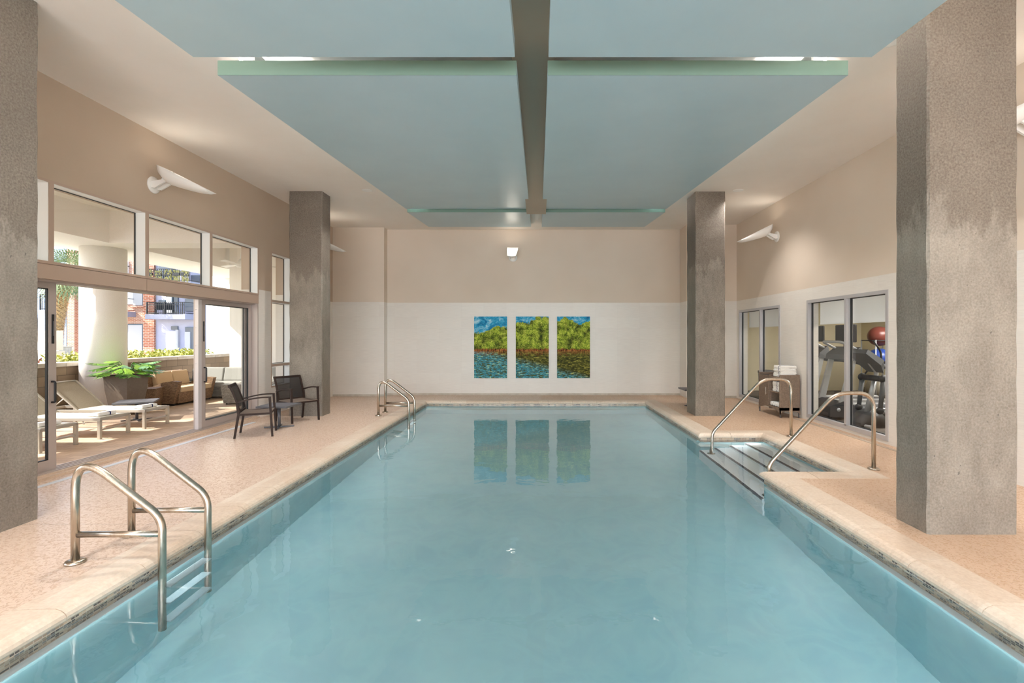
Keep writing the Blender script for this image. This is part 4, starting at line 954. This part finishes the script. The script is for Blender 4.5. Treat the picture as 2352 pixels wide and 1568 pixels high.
# white pier sign, air-conditioner block
o = empty('white_pier', (-11.35, 11.6, 0)); MB().box(-.26, -.14, -.05, .26, .14, 1.23).build('pier_base', stuccoM, o); MB().box(-.24, -.12, 1.25, .24, .12, 1.76).build('pier_block', stuccoM, o)
tag(o, 'white rendered garden pier behind the wall by the left door', 'pier'); o.location = (-12.6, 12.9, 0)
# palms
def palm(x, y, h, lab, R_=.34, fr=46, fl=2.1, seed=4, lean=.6, droop=1.0):
    random.seed(seed); r = empty('palm_tree', (x, y, -.1)); t_ = MB(); N = 60
    ax = lambda t: Vector((lean*t**2, 0, h*t))
    t_.tube([ax(k/24) for k in range(25)], [R_*.72]*25, 14)
    for k in range(int(h*13)):          # criss-cross leaf boots
        for j in range(7):
            t = (k+.5)/(h*13); a = (j+.5*(k % 2))/7*2*PI+.2*k; c = ax(t)+Vector((math.cos(a), math.sin(a), 0))*R_*.70
            o_ = Vector((math.cos(a), math.sin(a), 0)); s_ = Vector((-math.sin(a), math.cos(a), 0)); u = Vector((0, 0, 1)); w_ = R_*.28
            t_.loft([[c-s_*w_, c+s_*w_, c+s_*w_-o_*.03, c-s_*w_-o_*.03], [c+o_*R_*.30+u*.10+s_*(w_*.5+.1*w_), c+o_*R_*.30+u*.10+s_*w_*1.2, c+o_*R_*.2+u*.10+s_*w_*1.2, c+o_*R_*.2+u*.10+s_*(w_*.5)]])
    t_.build('trunk', M_noise('palm_boots', (150, 116, 76), (216, 190, 152), 9, .9, .3), r)
    top = ax(1); f = MB()
    for k in range(fr):
        a = random.uniform(0, 2*PI); e = random.uniform(-.9, 1.2); d = Vector((math.cos(a)*math.cos(e), math.sin(a)*math.cos(e), math.sin(e)))
        st_ = top+Vector((0, 0, .2)); hub = st_+d*fl*.42-Vector((0, 0, .12*droop*fl*(1-math.sin(e))*.5))
        f.tube([st_, (st_+hub)/2+Vector((0, 0, .05)), hub], .016, 4, cap=False)
        s_ = d.cross(Vector((0, 0, 1))).normalized(); u = s_.cross(d)
        for j in range(22):             # fan of blades
            q = (j/21-.5)*2*1.9; dir_ = (d*math.cos(q)+s_*math.sin(q)*1.0).normalized(); L = fl*.62*(1-.18*abs(q)/1.9); m_ = hub+dir_*L*.6+u*.04*fl; tip = hub+dir_*L-Vector((0, 0, .20*L*droop)); w_ = s_*math.cos(q)*.015*fl*.7-d*math.sin(q)*.015*fl*.7
            f.poly([hub, m_-w_, tip, m_+w_])
    f.build('fronds', M_noise('palm_leaf', (84, 108, 72), (160, 174, 122), 4, .55, 0), r, fix=False)
    return tag(r, lab, 'palm tree', 'palm trees outside')
palm(-36.6, 38.0, 6.3, 'tall palm tree with criss-cross trunk seen left of the round column', R_=.42, fl=2.7, lean=.9, fr=34)
palm(-13.2, 7.7, 5.3, 'palm tree out of view to the left whose fronds shade the patio', R_=.25, fl=1.25, fr=15, seed=9, lean=.2)
palm(-15.2, 3.4, 6.4, 'palm tree out of view beyond the nearest lounger', R_=.25, fl=1.6, fr=8, seed=12, lean=.1)
# ------------------------------------------------------------------ apartment buildings far behind; facades face -y at y = 42
FY = 42.0; k_ = FY/1150
fx = lambda px: (px-1237)*k_
fz = lambda py: 1.6-(py-773)*k_
winM = mat('dark_window', (96, 104, 118), .15); greyfr = mat('slate_trim', (98, 112, 124), .6); shutM = mat('pale_panel', (196, 194, 198), .7); slabM = mat('balcony_slab', (150, 150, 168), .7); whiteP = mat('white_board', (238, 238, 242), .7)
blackrail = mat('black_rail', (30, 30, 34), .5); orangeM = M_noise('planter_green', (90, 96, 60), (150, 140, 80), 5, .8, 0)
def bbox_(nm, mt, par, px0, px1, py0, py1, y0, y1, bev=0):
    o = par.location
    return MB().box(fx(px0)-o.x, y0-o.y, fz(py1)-o.z, fx(px1)-o.x, y1-o.y, fz(py0)-o.z, bev=bev).build(nm, mt, par)
def win(par, px0, px1, py0, py1, glass, fr_=2.2, trim=greyfr, y=FY, only=None):
    w_ = bbox_('window_surround', trim, par, px0, px1, py0, py1, y-.10, y+.1)
    bbox_('window_pane', glass, par, px0+fr_, px1-fr_, py0+fr_, py1-fr_*.6, y-.13, y-.08); return w_
def balcony(par, px0, px1, pyr, pys, pyb, dep=1.3, y=FY):
    bbox_('balcony_slab', slabM, par, px0, px1, pys, pyb, y-dep, y)
    r = MB(); o = par.location; z0, z1 = fz(pys)+.02, fz(pyr); X0, X1 = fx(px0)+.1, fx(px1)-.1; yy = y-dep+.08
    for z in (z0+.08, z1, z1-.22): r.box(X0-o.x, yy-.02-o.y, z-.025-o.z, X1-o.x, yy+.02-o.y, z+.025-o.z)
    for x in (X0, X1):
        for z in (z0+.08, z1): r.box(x-.02-o.x, yy-o.y, z-.025-o.z, x+.02-o.x, y-o.y, z+.025-o.z)
    m_ = int((X1-X0)/.16)
    for k in range(m_+1):
        x = X0+(X1-X0)*k/m_; t = .045 if k % 9 == 0 else .016; r.box(x-t-o.x, yy-t-o.y, z0-o.z, x+t-o.x, yy+t-o.y, z1-o.z)
    r.build('balcony_railing', blackrail, par)
ba = empty('brick_apartment_building', (fx(318), FY, -.1)); ZT = 470
bbox_('wall', redbrick, ba, 186, 355.5, ZT, 824, FY, FY+6); 
bbox_('corner_pier', M_brickwall('buff_brick', .42, .14, .018, (206, 128, 98), (180, 104, 78), (222, 200, 180), bump=.2), ba, 331, 356, ZT, 824, FY-.12, FY)
win(ba, 295, 331, 744, 822, shutM); win(ba, 307, 331, 655, 702, shutM, 1.6); win(ba, 291, 309, 655, 699, whiteP, .6); balcony(ba, 262, 312, 687, 716, 728)
bbox_('window_sill', redbrick, ba, 303, 334, 702, 706, FY-.2, FY)
win(ba, 280, 296, 600, 632, winM, 1.0, whiteP); balcony(ba, 262, 300, 612, 640, 650)
bbox_('roof_parapet', greyfr, ba, 186, 356, ZT-6, ZT, FY-.4, FY+6)
tag(ba, 'red brick apartment building with slate window trim, right of the round column', 'building')
bl = empty('lavender_apartment_building', (fx(420), FY, -.1))
bbox_('wall', lavM, bl, 356, 470, ZT, 826, FY+.1, FY+6)
bbox_('wall_board', whiteP, bl, 383, 406, 760, 803, FY-.1, FY+.1); bbox_('door_trim', shutM, bl, 406, 411, 757, 806, FY-.15, FY+.1); bbox_('small_window', winM, bl, 393, 408, 749, 757, FY-.02, FY+.12)
win(bl, 427, 456, 751, 815, winM, 1.2); bbox_('door_leaf', shutM, bl, 428, 440, 762, 815, FY-.2, FY)
win(bl, 427, 456, 686, 715, winM, 1.2); win(bl, 366, 382, 689, 707, winM, 1.0); win(bl, 383, 398, 680, 720, whiteP, 1.4); bbox_('balcony_door', winM, bl, 400, 409, 680, 720, FY-.05, FY+.12)
balcony(bl, 361, 450, 696, 723, 734); balcony(bl, 362, 462, 622, 650, 660); balcony(bl, 362, 462, 540, 570, 580)
win(bl, 440, 462, 632, 648, winM, 1.0); win(bl, 366, 400, 610, 648, winM, 1.4)
bbox_('roof_parapet', greyfr, bl, 356, 470, ZT-6, ZT, FY-.4, FY+6)
tag(bl, 'pale lavender apartment building with black balcony railings', 'building')
bz = empty('blue_clapboard_building', (fx(120), FY+1, -.1))
bbox_('wall', sidingM, bz, 10, 164, ZT, 824, FY+1, FY+7); win(bz, 90, 118, 640, 720, winM, 2, greyfr, FY+1); win(bz, 96, 116, 742, 800, winM, 2, greyfr, FY+1)
bbox_('corner_trim', greyfr, bz, 164, 167, ZT, 824, FY+.6, FY+1); balcony(bz, 96, 128, 676, 712, 722, y=FY+1); bbox_('downpipe', greyfr, bz, 158, 161, ZT, 822, FY+.85, FY+1)
tag(bz, 'pale blue clapboard building behind the palm trunk', 'building')
bb2 = empty('brick_bay', (fx(180), FY, -.1)); bbox_('wall', redbrick, bb2, 169, 186.0, ZT, 824, FY-.6, FY+6); bbox_('side_band', greyfr, bb2, 168, 169, ZT, 824, FY-.62, FY+1); tag(bb2, 'narrow red brick bay between the palm tree and the round column', 'building')
# things on the balconies
def bchair(px, py, lab):
    r = empty('balcony_chair', (fx(px), FY-.7, fz(723)), .5); MB().box(-.28, -.25, .38, .28, .25, .44).build('seat', blackM, r); MB().box(-.28, .2, .44, .28, .26, .95).build('backrest', blackM, r)
    for a in (-.25, .25):
        for c in (-.22, .22): MB().box(a-.02, c-.02, 0, a+.02, c+.02, .4).build('leg', blackM, r)
    tag(r, lab, 'chair', 'chairs on the far balcony')
bchair(381, 0, 'dark chair on the left half of the lavender building balcony'); bchair(402, 0, 'dark chair beside the balcony door of the lavender building')
random.seed(31)
for k, px in enumerate((371, 392, 413, 432, 451)):
    r = empty('hanging_plant', (fx(px), FY-1.32, fz(626)-.3)); b = MB()
    for j in range(90):
        c = Vector((random.uniform(-.30, .26), random.uniform(-.15, .0), random.uniform(-.55, .35))); b.poly([c, c+Vector((.12, 0, random.uniform(-.1, .1))), c+Vector((.06, .02, -.16))])
    b.build('foliage', orangeM, r, fix=False); MB().box(-.3, -.12, -.12, .3, .0, .12).build('pot', blackM, r)
    tag(r, ['leftmost', 'second', 'middle', 'fourth', 'rightmost'][k]+' of the plant boxes on the upper far balcony', 'plant', 'plant boxes on the upper balcony')
o = empty('striped_flag', (fx(289), FY-1.36, fz(622))); b = MB()
for k in range(7): b.box(-.32, -.02, -.42+k*.12, .32, .0, -.42+(k+1)*.12-.0)
b.b.faces.ensure_lookup_table(); fm = b.build('cloth', [mat('flag_white', (232, 228, 236), .8), mat('flag_red', (196, 110, 124), .8)], o)
for i, p in enumerate(fm.data.polygons): p.material_index = (i//6) % 2
tag(o, 'red and white striped cloth hung on the far brick balcony', 'flag')
o = empty('utility_box', (fx(292), 36, -.1)); MB().box(-1.0, -.5, 0, .5, .5, .95, bev=.02).build('cabinet_body', capM, o); MB().box(-1.05, -.55, .95, .55, .55, 1.0).build('lid', capM, o); tag(o, 'low grey utility box in front of the brick building', 'box')

# ------------------------------------------------------------------ light, sky, camera
w = bpy.data.worlds.new('World'); S.world = w; w.use_nodes = True; nt = w.node_tree; bg = nt.nodes['Background']
sky = nt.nodes.new('ShaderNodeTexSky'); sky.sky_type = 'NISHITA'; sky.sun_disc = False; sky.sun_elevation = math.radians(42); sky.sun_rotation = math.radians(245); sky.air_density = 1.0; sky.dust_density = 1.5
nt.links.new(sky.outputs[0], bg.inputs[0]); bg.inputs[1].default_value = SKY
sd = bpy.data.lights.new('sun', 'SUN'); sd.energy = SUN; sd.angle = math.radians(.6); sd.color = (1, .95, .86)
so_ = bpy.data.objects.new('sun', sd); COL.objects.link(so_)
sv = Vector((-.91, -.41, .89)).normalized(); so_.rotation_euler = sv.to_track_quat('Z', 'Y').to_euler()
cd = bpy.data.cameras.new('camera'); cam = bpy.data.objects.new('camera', cd); COL.objects.link(cam)
cam.location = (0, 0, 1.6); cam.rotation_euler = (PI/2, 0, 0); cd.sensor_width = 36; cd.lens = 36*1150/2352
cd.shift_x = -(1237-1176)/2352; cd.shift_y = (773-784)/2352; cd.clip_end = 300; S.camera = cam
S.view_settings.view_transform = 'Standard'; S.view_settings.look = 'None'; S.view_settings.gamma = 1; S.view_settings.exposure = EXPO
cy = S.cycles; cy.use_denoising = True
try: cy.denoiser = 'OPENIMAGEDENOISE'; cy.denoising_input_passes = 'RGB_ALBEDO_NORMAL'
except Exception: pass
cy.max_bounces = 12; cy.diffuse_bounces = 7; cy.glossy_bounces = 5; cy.transmission_bounces = 8; cy.transparent_max_bounces = 12
cy.sample_clamp_indirect = 6; cy.blur_glossy = 1.0; cy.caustics_reflective = False; cy.caustics_refractive = True
cy.use_adaptive_sampling = True; cy.adaptive_threshold = .025
